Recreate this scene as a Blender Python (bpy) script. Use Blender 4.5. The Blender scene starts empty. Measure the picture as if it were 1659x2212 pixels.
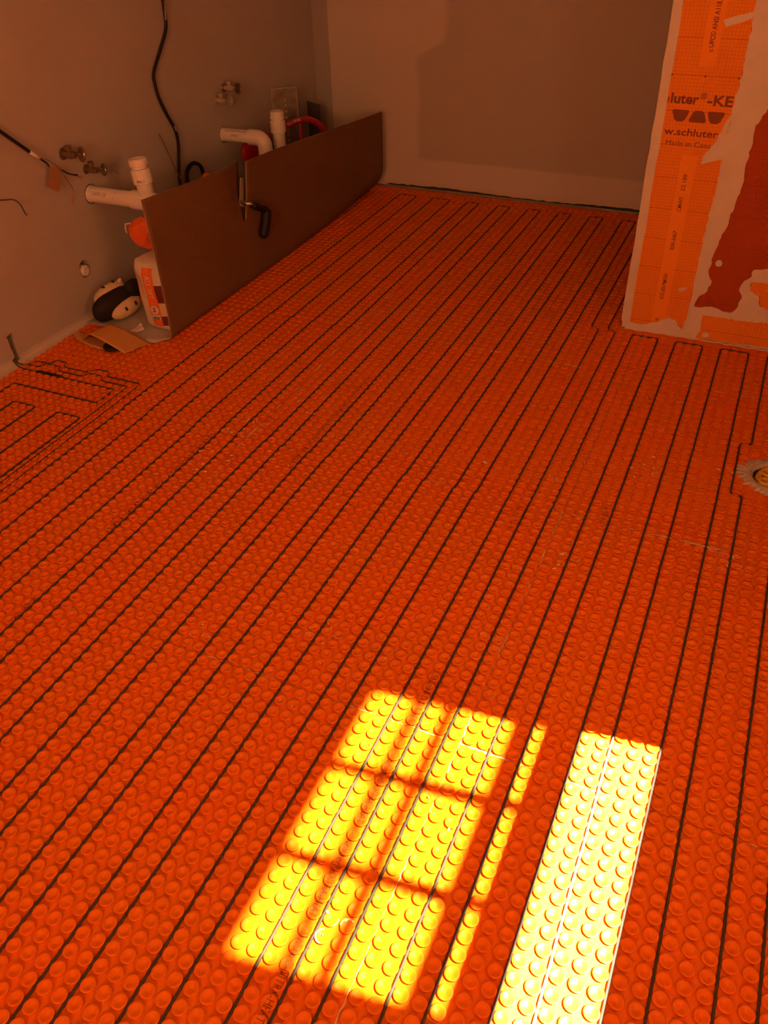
import bpy, bmesh, math, random
import numpy as np
from mathutils import Vector, Matrix
random.seed(7)
rng = np.random.default_rng(11)
S = 0.0306            # one stud pitch of the floor membrane, in metres; layout below is in studs
scene = bpy.context.scene
C = scene.collection

# ------------------------------------------------------------------ camera
cam_d = bpy.data.cameras.new('camera')
cam = bpy.data.objects.new('camera', cam_d); C.objects.link(cam)
cam_d.sensor_fit = 'HORIZONTAL'; cam_d.sensor_width = 36.0
cam_d.lens = 36.0 * 1802.93 / 1659.0
cam_d.clip_start = 0.02; cam_d.clip_end = 60
CAM = Vector((-1.9196, -35.2934, 45.4279))
CAMR = (Matrix.Rotation(0.440038, 4, 'Z') @ Matrix.Rotation(0.901109, 4, 'X') @ Matrix.Rotation(-0.0320604, 4, 'Z'))
cam.matrix_world = Matrix.Translation(CAM * S) @ CAMR
scene.camera = cam

# ------------------------------------------------------------------ light
world = bpy.data.worlds.new('sky'); scene.world = world; world.use_nodes = True
bg = world.node_tree.nodes['Background']
bg.inputs['Color'].default_value = (1.0, 0.34, 0.115, 1); bg.inputs['Strength'].default_value = 13.0
SUN_EL = math.radians(60.0); SUN_AZ = math.atan(0.13)
sd = Vector((-math.cos(SUN_EL) * math.cos(SUN_AZ), -math.cos(SUN_EL) * math.sin(SUN_AZ), -math.sin(SUN_EL)))
sun_d = bpy.data.lights.new('sun', 'SUN'); sun_d.energy = 280.0; sun_d.angle = math.radians(0.85)
sun_d.color = (1.0, 0.90, 0.62)
sun = bpy.data.objects.new('sun', sun_d); C.objects.link(sun)
sun.rotation_euler = sd.to_track_quat('-Z', 'Y').to_euler(); sun.location = (3, 0.5, 4)
def portal(name, loc, rot, sx, sy):   # guides sky light through an opening, gives off none itself
    d = bpy.data.lights.new(name, 'AREA'); d.shape = 'RECTANGLE'; d.size = sx * S; d.size_y = sy * S; d.cycles.is_portal = True
    o = bpy.data.objects.new(name, d); C.objects.link(o); o.location = Vector(loc) * S; o.rotation_euler = rot
portal('window_portal', (20.2, -6.7, 47.6), (0, math.radians(90), 0), 39.5, 20.4)
portal('fill_window_portal', (-4.0, -124.2, 53.0), (math.radians(90), 0, 0), 36.0, 50.0)  # serves the added rear window
vs = scene.view_settings
vs.view_transform = 'Standard'; vs.look = 'None'; vs.gamma = 1.0; vs.use_curve_mapping = False
vs.exposure = 0.0
cy = scene.cycles
cy.max_bounces = 5; cy.diffuse_bounces = 4; cy.glossy_bounces = 2; cy.transparent_max_bounces = 6
cy.use_adaptive_sampling = True; cy.adaptive_threshold = 0.12; cy.adaptive_min_samples = 16
cy.caustics_reflective = False; cy.caustics_refractive = False
cy.sample_clamp_indirect = 10.0

# ------------------------------------------------------------------ materials
def mat(name, color, rough=0.6, metal=0.0, spec=0.5, bump=0.0, bscale=300.0, var=0.0, vscale=20.0):
    m = bpy.data.materials.new(name); m.use_nodes = True
    nt = m.node_tree; b = nt.nodes['Principled BSDF']
    b.inputs['Base Color'].default_value = (*color, 1); b.inputs['Roughness'].default_value = rough
    b.inputs['Metallic'].default_value = metal; b.inputs['Specular IOR Level'].default_value = spec
    geo = nt.nodes.new('ShaderNodeNewGeometry')
    if var > 0:
        n = nt.nodes.new('ShaderNodeTexNoise'); n.inputs['Scale'].default_value = vscale; n.inputs['Detail'].default_value = 4
        nt.links.new(geo.outputs['Position'], n.inputs['Vector'])
        r = nt.nodes.new('ShaderNodeMapRange'); r.inputs['From Min'].default_value = 0.3; r.inputs['From Max'].default_value = 0.7
        r.inputs['To Min'].default_value = 1 - var; r.inputs['To Max'].default_value = 1 + var
        nt.links.new(n.outputs['Fac'], r.inputs['Value'])
        mx = nt.nodes.new('ShaderNodeVectorMath'); mx.operation = 'SCALE'; mx.inputs[0].default_value = color
        nt.links.new(r.outputs['Result'], mx.inputs['Scale']); nt.links.new(mx.outputs['Vector'], b.inputs['Base Color'])
    if bump > 0:
        n2 = nt.nodes.new('ShaderNodeTexNoise'); n2.inputs['Scale'].default_value = bscale; n2.inputs['Detail'].default_value = 3
        nt.links.new(geo.outputs['Position'], n2.inputs['Vector'])
        bp = nt.nodes.new('ShaderNodeBump'); bp.inputs['Strength'].default_value = bump; bp.inputs['Distance'].default_value = 0.002
        nt.links.new(n2.outputs['Fac'], bp.inputs['Height']); nt.links.new(bp.outputs['Normal'], b.inputs['Normal'])
    return m

class NT:
    """small helper for maths on world position inside a material"""
    def __init__(s, m):
        s.nt = m.node_tree; s.b = s.nt.nodes['Principled BSDF']
        s.geo = s.nt.nodes.new('ShaderNodeNewGeometry'); s.sep = s.nt.nodes.new('ShaderNodeSeparateXYZ')
        s.nt.links.new(s.geo.outputs['Position'], s.sep.inputs[0])
        s.x, s.y, s.z = s.sep.outputs
    def put(s, sock, v):
        if isinstance(v, (int, float)): sock.default_value = v
        else: s.nt.links.new(v, sock)
    def op(s, o, a, b=0.0, c=0.0):
        n = s.nt.nodes.new('ShaderNodeMath'); n.operation = o
        s.put(n.inputs[0], a); s.put(n.inputs[1], b); s.put(n.inputs[2], c)
        return n.outputs[0]
    def noise(s, scale, detail=2.0, vec=None, rough=0.5):
        n = s.nt.nodes.new('ShaderNodeTexNoise'); n.inputs['Scale'].default_value = scale
        n.inputs['Detail'].default_value = detail; n.inputs['Roughness'].default_value = rough
        s.nt.links.new(vec if vec is not None else s.geo.outputs['Position'], n.inputs['Vector'])
        return n.outputs['Fac']
    def step(s, v, lo, hi):
        n = s.nt.nodes.new('ShaderNodeMapRange'); n.interpolation_type = 'SMOOTHSTEP'
        s.put(n.inputs['Value'], v); n.inputs['From Min'].default_value = lo; n.inputs['From Max'].default_value = hi
        return n.outputs['Result']
    def mix(s, f, a, b):
        n = s.nt.nodes.new('ShaderNodeMix'); n.data_type = 'RGBA'
        s.put(n.inputs[0], f)
        for k, v in ((6, a), (7, b)):
            if isinstance(v, tuple): n.inputs[k].default_value = (*v, 1)
            else: s.nt.links.new(v, n.inputs[k])
        return n.outputs[2]

ORANGE = (0.81, 0.195, 0.005)
THINSET = (0.55, 0.50, 0.44)
def make_membrane():
    m = mat('orange_membrane_plastic', ORANGE, rough=0.45, spec=0.12)
    t = NT(m)
    tone = t.mix(t.step(t.noise(4.0, 2), 0.3, 0.7), (0.84, 0.172, 0.004), (0.80, 0.188, 0.005))
    t.nt.links.new(tone, t.b.inputs['Base Color'])
    return m
M_MEMB = make_membrane()
M_THIN = mat('thinset_mortar', THINSET, 0.9, spec=0.2, bump=0.6, bscale=120, var=0.12, vscale=40)
M_CABLE = mat('cable_jacket', (0.070, 0.056, 0.050), 0.6, spec=0.2)
M_BLACK = mat('black_rubber', (0.018, 0.017, 0.018), 0.6, spec=0.3)
M_BLACKP = mat('black_plastic', (0.012, 0.011, 0.012), 0.5, spec=0.3)
M_PVC = mat('white_pvc', (0.80, 0.78, 0.74), 0.35, var=0.03)
M_PVCCAP = mat('white_pvc_fitting', (0.84, 0.82, 0.79), 0.4)
M_PVCTXT = mat('pipe_print_grey', (0.14, 0.12, 0.12), 0.6)
M_PVCRED = mat('pipe_print_red', (0.45, 0.10, 0.06), 0.6)
M_BRASS = mat('dull_brass', (0.22, 0.15, 0.07), 0.4, metal=0.5)
M_CHROME = mat('tarnished_chrome', (0.24, 0.19, 0.14), 0.3, metal=0.6)
M_PALEMET = mat('dusty_pale_metal', (0.50, 0.44, 0.36), 0.5, metal=0.3)
M_STEEL = mat('brushed_steel', (0.55, 0.53, 0.50), 0.3, metal=1.0)
M_KRAFT = mat('brown_board', (0.185, 0.100, 0.042), 0.75, spec=0.2, var=0.05, vscale=6)
M_BOARDIN = mat('grey_board_inside', (0.50, 0.48, 0.45), 0.8, spec=0.2, var=0.04)
M_KPAPER = mat('kraft_paper', (0.62, 0.32, 0.10), 0.8, spec=0.2)
M_WHITEP = mat('white_paper', (0.78, 0.75, 0.71), 0.7)
M_BAGW = mat('bag_white_paper', (0.70, 0.66, 0.58), 0.7, bump=0.4, bscale=60)
M_BAGO = mat('bag_orange_print', (0.80, 0.17, 0.02), 0.6, bump=0.4, bscale=60)
M_BAGD = mat('bag_dark_red_print', (0.16, 0.025, 0.015), 0.6)
M_BAGC = mat('bag_cream_print', (0.78, 0.60, 0.36), 0.6)
M_INK = mat('black_ink', (0.02, 0.018, 0.018), 0.7)
M_ORBAG = mat('orange_plastic_film', (0.86, 0.15, 0.02), 0.45)
M_CREAM = mat('cream_plastic', (0.72, 0.58, 0.36), 0.45)
M_RED = mat('red_plastic', (0.42, 0.012, 0.012), 0.35)
M_COPPER = mat('copper_wire', (0.55, 0.25, 0.10), 0.4, metal=0.8)
M_YELLOW = mat('yellow_rubber', (0.72, 0.42, 0.03), 0.5, var=0.1, vscale=60)
M_CAVSHADE = mat('cavity_shade', (0.05, 0.04, 0.035), 0.9)  # shade put into the colour, for the wall gap and drain pipe
M_WOOD = mat('raw_stud_wood', (0.30, 0.22, 0.12), 0.8, var=0.25, vscale=90)
M_PLATE = mat('grey_plate', (0.10, 0.085, 0.075), 0.5)
M_KINK = mat('membrane_print', (0.20, 0.042, 0.010), 0.7)
M_KBAND = mat('membrane_plain_band', (0.84, 0.27, 0.014), 0.75, spec=0.2)
M_MUD = mat('joint_mud', (0.66, 0.60, 0.53), 0.9, spec=0.15, bump=0.35, bscale=70, var=0.04, vscale=12)
M_WINFRAME = mat('white_window_paint', (0.80, 0.79, 0.77), 0.5)
M_CEIL = mat('white_ceiling_paint', (0.82, 0.81, 0.79), 0.9, spec=0.1)
M_WALLP = mat('pale_wall_paint', (0.70, 0.68, 0.65), 0.85, spec=0.15)
M_SILVER = mat('clear_guard_plate', (0.30, 0.27, 0.25), 0.35, metal=0.4, var=0.35, vscale=25)

def make_wall_left():
    m = mat('grey_wall_paint', (0.40, 0.385, 0.38), 0.75, spec=0.25, bump=0.12, bscale=140)
    t = NT(m)
    z0 = t.op('ADD', t.z, t.op('MULTIPLY', t.op('SUBTRACT', t.noise(14, 3), 0.5), 0.02))
    k = t.step(z0, 0.024, 0.012)
    tone = t.mix(t.step(t.noise(2.2, 2), 0.35, 0.65), (0.465, 0.45, 0.445), (0.50, 0.485, 0.48))
    t.nt.links.new(t.mix(k, tone, (0.62, 0.57, 0.52)), t.b.inputs['Base Color'])
    return m
M_WALLL = make_wall_left()
def make_wall_back():
    m = mat('patched_back_wall', (0.5, 0.48, 0.46), 0.85, spec=0.15, bump=0.1, bscale=120)
    t = NT(m)
    n = t.op('MULTIPLY', t.op('SUBTRACT', t.noise(7, 3), 0.5), 0.06)
    grey = (0.40, 0.385, 0.38); mud = (0.61, 0.565, 0.53); mid = (0.495, 0.455, 0.415)
    x = t.op('ADD', t.x, n)
    # smooth mud coat on the left and along the foot, older paint on the right
    left = t.step(t.op('ADD', x, t.op('MULTIPLY', t.step(t.op('ADD', t.z, n), 20.0 * S, 23.0 * S), -4.5 * S)), -56.6 * S, -57.9 * S)
    foot = t.step(t.op('ADD', t.z, t.op('MULTIPLY', n, 0.15)), 5.1 * S, 4.6 * S)
    k = t.op('MAXIMUM', left, foot)
    c = t.mix(k, mid, mud)
    edge = t.step(t.op('ADD', t.x, t.op('MULTIPLY', n, 0.12)), -72.8 * S, -72.95 * S)
    c = t.mix(edge, c, grey)
    yel = t.step(t.op('ADD', t.z, t.op('MULTIPLY', n, 0.5)), 1.5 * S, 0.2 * S)
    c = t.mix(t.op('MULTIPLY', yel, 0.55), c, (0.60, 0.46, 0.28))
    t.nt.links.new(c, t.b.inputs['Base Color'])
    return m
M_WALLB = make_wall_back()
def make_gridmembrane(name, base, line, strength):
    m = mat(name, base, 0.8, spec=0.2, bump=0.25, bscale=500)
    t = NT(m)
    def ln(v, off, pitch, w):
        f = t.op('FRACT', t.op('DIVIDE', t.op('SUBTRACT', v, off), pitch))
        return t.op('LESS_THAN', f, w / pitch)
    k = 0.0
    for v, off in ((t.x, -10.54 * S), (t.z, 27.3 * S)):
        k = t.op('MAXIMUM', k, t.op('MULTIPLY', ln(v, off - 0.5, 0.010, 0.0012), 0.42))
    k = t.op('MAXIMUM', k, t.op('MULTIPLY', ln(t.z, 27.3 * S - 5.0, 0.100, 0.0018), 0.9))
    k = t.op('MULTIPLY', k, strength)
    t.nt.links.new(t.mix(k, base, line), t.b.inputs['Base Color'])
    return m
M_KERDI = make_gridmembrane('orange_wall_membrane', (0.80, 0.25, 0.014), (0.38, 0.075, 0.008), 0.95)
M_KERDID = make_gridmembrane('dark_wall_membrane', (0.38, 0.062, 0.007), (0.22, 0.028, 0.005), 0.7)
def make_glass():
    m = bpy.data.materials.new('dimming_window_glass'); m.use_nodes = True
    nt = m.node_tree; nt.nodes.clear()
    o = nt.nodes.new('ShaderNodeOutputMaterial'); tr = nt.nodes.new('ShaderNodeBsdfTransparent'); gl = nt.nodes.new('ShaderNodeBsdfGlossy')
    tr.inputs['Color'].default_value = (0.39, 0.38, 0.34, 1); gl.inputs['Roughness'].default_value = 0.05  # made darker than clear glass to dim the sun passing through
    mx = nt.nodes.new('ShaderNodeMixShader'); mx.inputs[0].default_value = 0.04
    nt.links.new(tr.outputs[0], mx.inputs[1]); nt.links.new(gl.outputs[0], mx.inputs[2]); nt.links.new(mx.outputs[0], o.inputs[0])
    return m
M_GLASS = make_glass()

# ------------------------------------------------------------------ mesh helpers (all coordinates in studs, world)
ORG = {}
def obj(name, verts, faces, material, parent=None, smooth=False, mats=None, midx=None, origin=None):
    v = np.asarray(verts, float)
    if origin is None:
        origin = np.array([(v[:, 0].min() + v[:, 0].max()) / 2, (v[:, 1].min() + v[:, 1].max()) / 2, v[:, 2].min()])
    origin = np.asarray(origin, float)
    me = bpy.data.meshes.new(name)
    me.from_pydata(((v - origin) * S).tolist(), [], faces)
    for mm in (mats or [material]): me.materials.append(mm)
    if midx is not None: me.polygons.foreach_set('material_index', midx)
    if smooth: me.polygons.foreach_set('use_smooth', [True] * len(me.polygons))
    me.update()
    o = bpy.data.objects.new(name, me); C.objects.link(o)
    if parent is not None:
        o.parent = parent; o.location = Vector((origin - ORG[parent.name]) * S)
    else:
        o.location = Vector(origin * S)
    ORG[o.name] = origin
    return o
def empty(name, loc):
    o = bpy.data.objects.new(name, None); C.objects.link(o); o.location = Vector(loc) * S
    o.empty_display_size = 0.05; ORG[o.name] = np.asarray(loc, float)
    return o
def tag(o, label=None, cat=None, group=None, kind=None):
    for k, v in (('label', label), ('category', cat), ('group', group), ('kind', kind)):
        if v: o[k] = v
    return o
class MB:
    def __init__(s): s.v = []; s.f = []; s.m = []
    def add(s, vf, mi=0, xf=None):
        v, f = vf
        if xf is not None: v = [tuple(xf @ Vector(p)) for p in v]
        n = len(s.v); s.v += [tuple(p) for p in v]; s.f += [tuple(i + n for i in q) for q in f]; s.m += [mi] * len(f)
        return s
    def build(s, name, material, parent=None, smooth=False, mats=None, origin=None):
        return obj(name, s.v, s.f, material, parent, smooth, mats, s.m if mats else None, origin)
def from_bm(bm):
    v = [tuple(x.co) for x in bm.verts]; bm.verts.index_update()
    f = [tuple(x.index for x in q.verts) for q in bm.faces]; bm.free(); return v, f
def box(x0, x1, y0, y1, z0, z1, bev=0.0, seg=2):
    bm = bmesh.new(); bmesh.ops.create_cube(bm, size=1)
    for v in bm.verts:
        v.co = ((x0 + x1) / 2 + v.co.x * (x1 - x0), (y0 + y1) / 2 + v.co.y * (y1 - y0), (z0 + z1) / 2 + v.co.z * (z1 - z0))
    if bev > 0: bmesh.ops.bevel(bm, geom=bm.edges[:] + bm.verts[:], offset=bev, segments=seg, affect='EDGES', profile=0.6)
    return from_bm(bm)
def smooth_path(pts, n=6):
    p = [np.asarray(q, float) for q in pts]; out = []
    for i in range(len(p) - 1):
        a = p[max(i - 1, 0)]; b = p[i]; c = p[i + 1]; d = p[min(i + 2, len(p) - 1)]
        for k in range(n):
            t = k / n
            out.append(0.5 * ((2 * b) + (-a + c) * t + (2 * a - 5 * b + 4 * c - d) * t * t + (-a + 3 * b - 3 * c + d) * t ** 3))
    out.append(p[-1]); return out
def tube(path, r, seg=8, cap=True, sx=1.0):
    p = [np.asarray(q, float) for q in path]; n = len(p)
    rs = r if hasattr(r, '__len__') else [r] * n
    tang = [p[min(i + 1, n - 1)] - p[max(i - 1, 0)] for i in range(n)]
    tang = [t / (np.linalg.norm(t) + 1e-12) for t in tang]
    ref = np.array([0, 0, 1.0]) if abs(tang[0][2]) < 0.9 else np.array([1.0, 0, 0])
    u = np.cross(tang[0], ref); u /= np.linalg.norm(u); V = []; F = []
    for i in range(n):
        u = u - tang[i] * np.dot(u, tang[i]); u /= (np.linalg.norm(u) + 1e-12); w = np.cross(tang[i], u)
        for k in range(seg):
            a = 2 * math.pi * k / seg
            V.append(p[i] + (u * math.cos(a) * sx + w * math.sin(a)) * rs[i])
    for i in range(n - 1):
        for k in range(seg):
            a = i * seg + k; b = i * seg + (k + 1) % seg
            F.append((a, b, b + seg, a + seg))
    if cap:
        F.append(tuple(range(seg))[::-1]); F.append(tuple((n - 1) * seg + k for k in range(seg)))
    return V, F
def lathe(base, axis, prof, seg=20):
    """prof: (radius, distance along axis)"""
    base = np.asarray(base, float); ax = np.asarray(axis, float); ax /= np.linalg.norm(ax)
    ref = np.array([0, 0, 1.0]) if abs(ax[2]) < 0.9 else np.array([1.0, 0, 0])
    u = np.cross(ax, ref); u /= np.linalg.norm(u); w = np.cross(ax, u); V = []; F = []
    for r, h in prof:
        for k in range(seg):
            a = 2 * math.pi * k / seg; V.append(base + ax * h + (u * math.cos(a) + w * math.sin(a)) * r)
    for i in range(len(prof) - 1):
        for k in range(seg):
            a = i * seg + k; b = i * seg + (k + 1) % seg; F.append((a, b, b + seg, a + seg))
    F.append(tuple(range(seg))[::-1]); F.append(tuple((len(prof) - 1) * seg + k for k in range(seg)))
    return V, F
def slab(poly, axis, c0, c1, jitter=0.0):
    """extrude a 2-D outline: axis 1 -> (x,z) polygon between y=c0..c1 ; axis 0 -> (y,z); axis 2 -> (x,y)"""
    def P(a, b, c): return {0: (c, a, b), 1: (a, c, b), 2: (a, b, c)}[axis]
    n = len(poly)
    V = [P(a, b, c0) for a, b in poly] + [P(a, b, c1) for a, b in poly]
    F = [tuple(range(n)), tuple(range(2 * n - 1, n - 1, -1))] + [(i, i + n, (i + 1) % n + n, (i + 1) % n) for i in range(n)]
    return V, F
def rough_outline(pts, step=0.35, amp=0.12, seed=1):
    r = random.Random(seed); out = []
    for i in range(len(pts)):
        a = np.array(pts[i], float); b = np.array(pts[(i + 1) % len(pts)], float)
        n = max(1, int(np.linalg.norm(b - a) / step)); nrm = np.array([-(b - a)[1], (b - a)[0]]) / (np.linalg.norm(b - a) + 1e-9)
        for k in range(n):
            q = a + (b - a) * k / n
            if k: q = q + nrm * r.uniform(-amp, amp)
            out.append(tuple(q))
    return out
def text_mesh(body, size, offset=0.0):
    cu = bpy.data.curves.new('t', 'FONT'); cu.body = body; cu.size = size; cu.offset = offset; cu.resolution_u = 3
    o = bpy.data.objects.new('t', cu); C.objects.link(o)
    dg = bpy.context.evaluated_depsgraph_get(); me = bpy.data.meshes.new_from_object(o.evaluated_get(dg))
    V = [tuple(v.co) for v in me.vertices]; F = [tuple(p.vertices) for p in me.polygons]
    bpy.data.objects.remove(o); bpy.data.curves.remove(cu); bpy.data.meshes.remove(me)
    return V, F
def fit_text(body, w, h, offset=0.0):
    V, F = text_mesh(body, 1.0, offset); a = np.array(V); lo = a.min(0); hi = a.max(0)
    a[:, 0] = (a[:, 0] - lo[0]) / (hi[0] - lo[0]) * w
    if h: a[:, 1] = (a[:, 1] - lo[1]) / (hi[1] - lo[1]) * h
    else: a[:, 1] = (a[:, 1] - lo[1]) / (hi[0] - lo[0]) * w
    return a, F
def cut(o, vf):
    cv = bpy.data.meshes.new('cut'); cv.from_pydata([tuple(np.array(p) * S) for p in vf[0]], [], vf[1])
    bm = bmesh.new(); bm.from_mesh(cv); bmesh.ops.recalc_face_normals(bm, faces=bm.faces); bm.to_mesh(cv); bm.free()
    c = bpy.data.objects.new('cut', cv); C.objects.link(c)
    md = o.modifiers.new('b', 'BOOLEAN'); md.operation = 'DIFFERENCE'; md.object = c; md.solver = 'EXACT'
    dg = bpy.context.evaluated_depsgraph_get(); me = bpy.data.meshes.new_from_object(o.evaluated_get(dg))
    o.modifiers.clear(); old = o.data; o.data = me; bpy.data.meshes.remove(old)
    bpy.data.objects.remove(c); bpy.data.meshes.remove(cv)

def XW(y): return -77.3 + 0.02 * (y - 23.0)          # face of the left wall
Z_TOP = 80.0; Y_BACK = 100.3; Y_REAR = -120.0; X_R = 16.0; Z_BASE = -0.16

# ------------------------------------------------------------------ the room
floor = tag(obj('floor', *box(-82, 21, Y_REAR - 4, 105, -2.0, Z_BASE - 0.06), M_THIN), 'floor under the orange heating membrane', kind='structure')
wl = obj('wall_left', [(XW(-124), -124, -1.9), (XW(105), 105, -1.9), (XW(105), 105, Z_TOP), (XW(-124), -124, Z_TOP),
                       (XW(-124) - 4, -124, -1.9), (XW(105) - 4, 105, -1.9), (XW(105) - 4, 105, Z_TOP), (XW(-124) - 4, -124, Z_TOP)],
         [(0, 1, 2, 3), (7, 6, 5, 4), (0, 4, 5, 1), (1, 5, 6, 2), (2, 6, 7, 3), (3, 7, 4, 0)], M_WALLL)
tag(wl, 'grey painted wall with the plumbing stubs', kind='structure')
cut(wl, slab(rough_outline([(25.75, 3.3), (26.65, 3.5), (26.85, 2.6), (26.8, -0.3), (25.9, -0.3), (25.85, 2.5)], 0.5, 0.07, 3), 0, -79.4, -76.0))
cut(wl, slab(rough_outline([(39.9 + 0.95 * math.cos(a), 6.0 + 1.1 * math.sin(a)) for a in np.linspace(0, 5.8, 12)], 0.5, 0.1, 8), 0, -78.9, -76.0))
cut(wl, lathe((-78.6, 43.9, 13.85), (1, 0, 0), [(1.16, 0), (1.16, 3)], 16))
cut(wl, lathe((-78.6, 72.4, 13.85), (1, 0, 0), [(1.10, 0), (1.10, 3)], 16))
# back wall: its foot is ragged and stops short of the membrane
xs = np.linspace(-76.5, 21, 120)
fv = [(x, Y_BACK, 0.05 + max(0, 0.36 + 0.14 * math.sin(x * 0.21) + random.uniform(-0.09, 0.09)) * (1.0 if x > -63 else 0.3)) for x in xs]
nb = len(xs)
bv = fv + [(x, Y_BACK, Z_TOP) for x in xs] + [(x, Y_BACK + 4, v[2]) for x, v in zip(xs, fv)] + [(x, Y_BACK + 4, Z_TOP) for x in xs]
bf = []
for i in range(nb - 1):
    bf += [(i, i + 1, nb + i + 1, nb + i), (2 * nb + i, i * 1 + 2 * nb + 1 if False else 2 * nb + i + 1, i + 1, i)]
bf += [(3 * nb + i, 3 * nb + i + 1, 2 * nb + i + 1, 2 * nb + i) for i in range(nb - 1)] + [(nb + i, nb + i + 1, 3 * nb + i + 1, 3 * nb + i) for i in range(nb - 1)]
tag(obj('wall_back', bv, bf, M_WALLB), 'patched far wall with a dark gap along its foot', kind='structure')
tag(obj('gap_shade', *box(-76.5, 21, 101.2, 101.6, Z_BASE, 1.2), M_CAVSHADE), 'dark strip standing in for shade in the gap under the far wall', kind='structure')  # dark box stands in for the shade inside the wall gap
ys_ = np.linspace(-40, 99.8, 160); V = []; F = []
for k, y in enumerate(ys_):
    w_ = 1.15 + 0.12 * math.sin(y * 0.9) + random.uniform(-0.08, 0.08) - (0.5 if y > 60 else 0)
    V += [(XW(y) - 0.05, y, 0.12), (XW(y) + 0.35, y, -0.02), (XW(y) + w_, y, Z_BASE + 0.01)]
    if k: F += [(3 * k - 3, 3 * k - 2, 3 * k + 1, 3 * k), (3 * k - 2, 3 * k - 1, 3 * k + 2, 3 * k + 1)]
tag(obj('trim_2', V, F, M_MUD), 'pale mortar fillet along the foot of the grey wall', kind='structure')
tag(obj('ceiling', *box(-82, 21, Y_REAR - 4, 105, Z_TOP, Z_TOP + 2), M_CEIL), 'white ceiling', kind='structure')
wr = tag(obj('wall_right', *box(X_R, X_R + 4, Y_REAR - 4, 105, -1.9, Z_TOP), M_WALLP), 'pale wall holding the window', kind='structure')
W_Y0, W_Y1, W_Z0, W_Z1 = -16.9, 3.55, 27.9, 67.4
cut(wr, box(X_R - 2, X_R + 7, W_Y0, W_Y1, W_Z0, W_Z1))
wb_ = tag(obj('wall_rear', *box(-82, 21, Y_REAR - 4, Y_REAR, -1.9, Z_TOP), M_WALLP), 'pale wall behind the viewer', kind='structure')

cut(wb_, box(-22, 14, Y_REAR - 6, Y_REAR + 2, 28, 78))  # opening for the added fill window
w2 = tag(empty('fill_window', (-4, Y_REAR - 2, 28)), 'white window added behind the viewer for fill light', kind='structure')  # window added out of view to bring in sky light from behind
f2 = MB()
for a in ((-22, -20.8, 28, 78), (12.8, 14, 28, 78), (-22, 14, 28, 29.2), (-22, 14, 76.8, 78), (-4.6, -3.4, 28, 78)):
    f2.add(box(a[0], a[1], Y_REAR - 2.5, Y_REAR - 1.5, a[2], a[3]))
f2.build('window_frame', M_WINFRAME, w2)

# window: double-hung, lower sash pushed up so that its foot leaves an open gap
win = tag(empty('window_1', (X_R + 2, (W_Y0 + W_Y1) / 2, W_Z0)), 'white double hung window standing open at the foot', kind='structure')
MB().add(box(X_R + 1.0, X_R + 3.9, W_Y0, W_Y0 + 0.35, W_Z0, W_Z1)).add(box(X_R + 2.0, X_R + 3.9, W_Y1 - 0.02, W_Y1 + 0.6, W_Z0, W_Z1)).build('window_frame', M_WINFRAME, win)
obj('window_sill', *box(X_R - 0.6, X_R + 0.0, W_Y0 - 1, W_Y1 + 1, W_Z0 - 1.0, W_Z0 - 0.75), M_WINFRAME, win)
def sash(x, z0, z1, zb, zt, zm):
    f = MB()
    f.add(box(x - 0.35, x + 0.35, W_Y0 + 0.3, W_Y1, z0, zb)).add(box(x - 0.35, x + 0.35, W_Y0 + 0.3, W_Y1, zt, z1))
    f.add(box(x - 0.35, x + 0.35, W_Y0 + 0.3, -15.9, zb, zt)).add(box(x - 0.35, x + 0.35, 3.0, W_Y1, zb, zt))
    s = f.build('sash', M_WINFRAME, win)
    for y in (-3.3, -9.8): obj('muntin', *box(x - 0.2, x + 0.2, y - 0.43, y + 0.43, zb, zt), M_WINFRAME, s)
    obj('muntin', *box(x - 0.2, x + 0.2, -15.9, 3.0, zm - 0.5, zm + 0.5), M_WINFRAME, s)
    obj('pane', [(x, -15.9, zb), (x, 3.0, zb), (x, 3.0, zt), (x, -15.9, zt)], [(0, 1, 2, 3)], M_GLASS, s)
sash(X_R + 1.5, 39.3, 67.3, 42.9, 65.6, 54.1)
sash(X_R + 2.8, 46.65, 67.35, 48.5, 66.9, 60.1)

# ------------------------------------------------------------------ shower partition
PY = 60.3
wp = tag(obj('wall_partition', *box(-14.6, X_R, PY, PY + 5, -0.05, Z_TOP), M_MUD), 'end of the partition wall clad in orange membrane', kind='structure')
obj('corner_bead', *slab(rough_outline([(-14.72, 0.9), (-14.05, -0.15), (-13.72, 0.6), (-13.8, 40), (-13.75, Z_TOP), (-14.72, Z_TOP)], 1.6, 0.05, 5), 1, PY - 0.16, PY + 0.2), M_MUD, wp)
def strip_outline(x0, x1, z0, z1, amp=0.03):
    return rough_outline([(x0, z0), (x1, z0), (x1, z1), (x0, z1)], 1.5, amp, int(abs(x0 * 7 + z0)))
ks = obj('membrane_strip', *slab(strip_outline(-13.85, -7.25, 0.4, Z_TOP), 1, PY - 0.10, PY), M_KERDI, wp)
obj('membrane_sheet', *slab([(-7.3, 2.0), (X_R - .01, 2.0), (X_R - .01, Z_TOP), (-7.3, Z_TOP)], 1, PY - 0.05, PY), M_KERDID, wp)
k3 = obj('membrane_strip', *slab(rough_outline([(-5.9, 2.93), (X_R - .01, 3.6), (X_R - .01, 0.5), (1.85, 0.18), (-6.1, 0.0), (-5.7, 1.15)], 1.2, 0.04, 9), 1, PY - 0.10, PY), M_KERDI, wp)
obj('membrane_patch', *slab(rough_outline([(-1.58, 7.47), (1.5, 7.7), (1.9, 4.6), (0.74, 4.58), (-0.16, 5.01), (-0.54, 6.12), (-1.57, 6.54)], 0.5, 0.06, 2), 1, PY - 0.16, PY), M_KERDI, wp)
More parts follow.
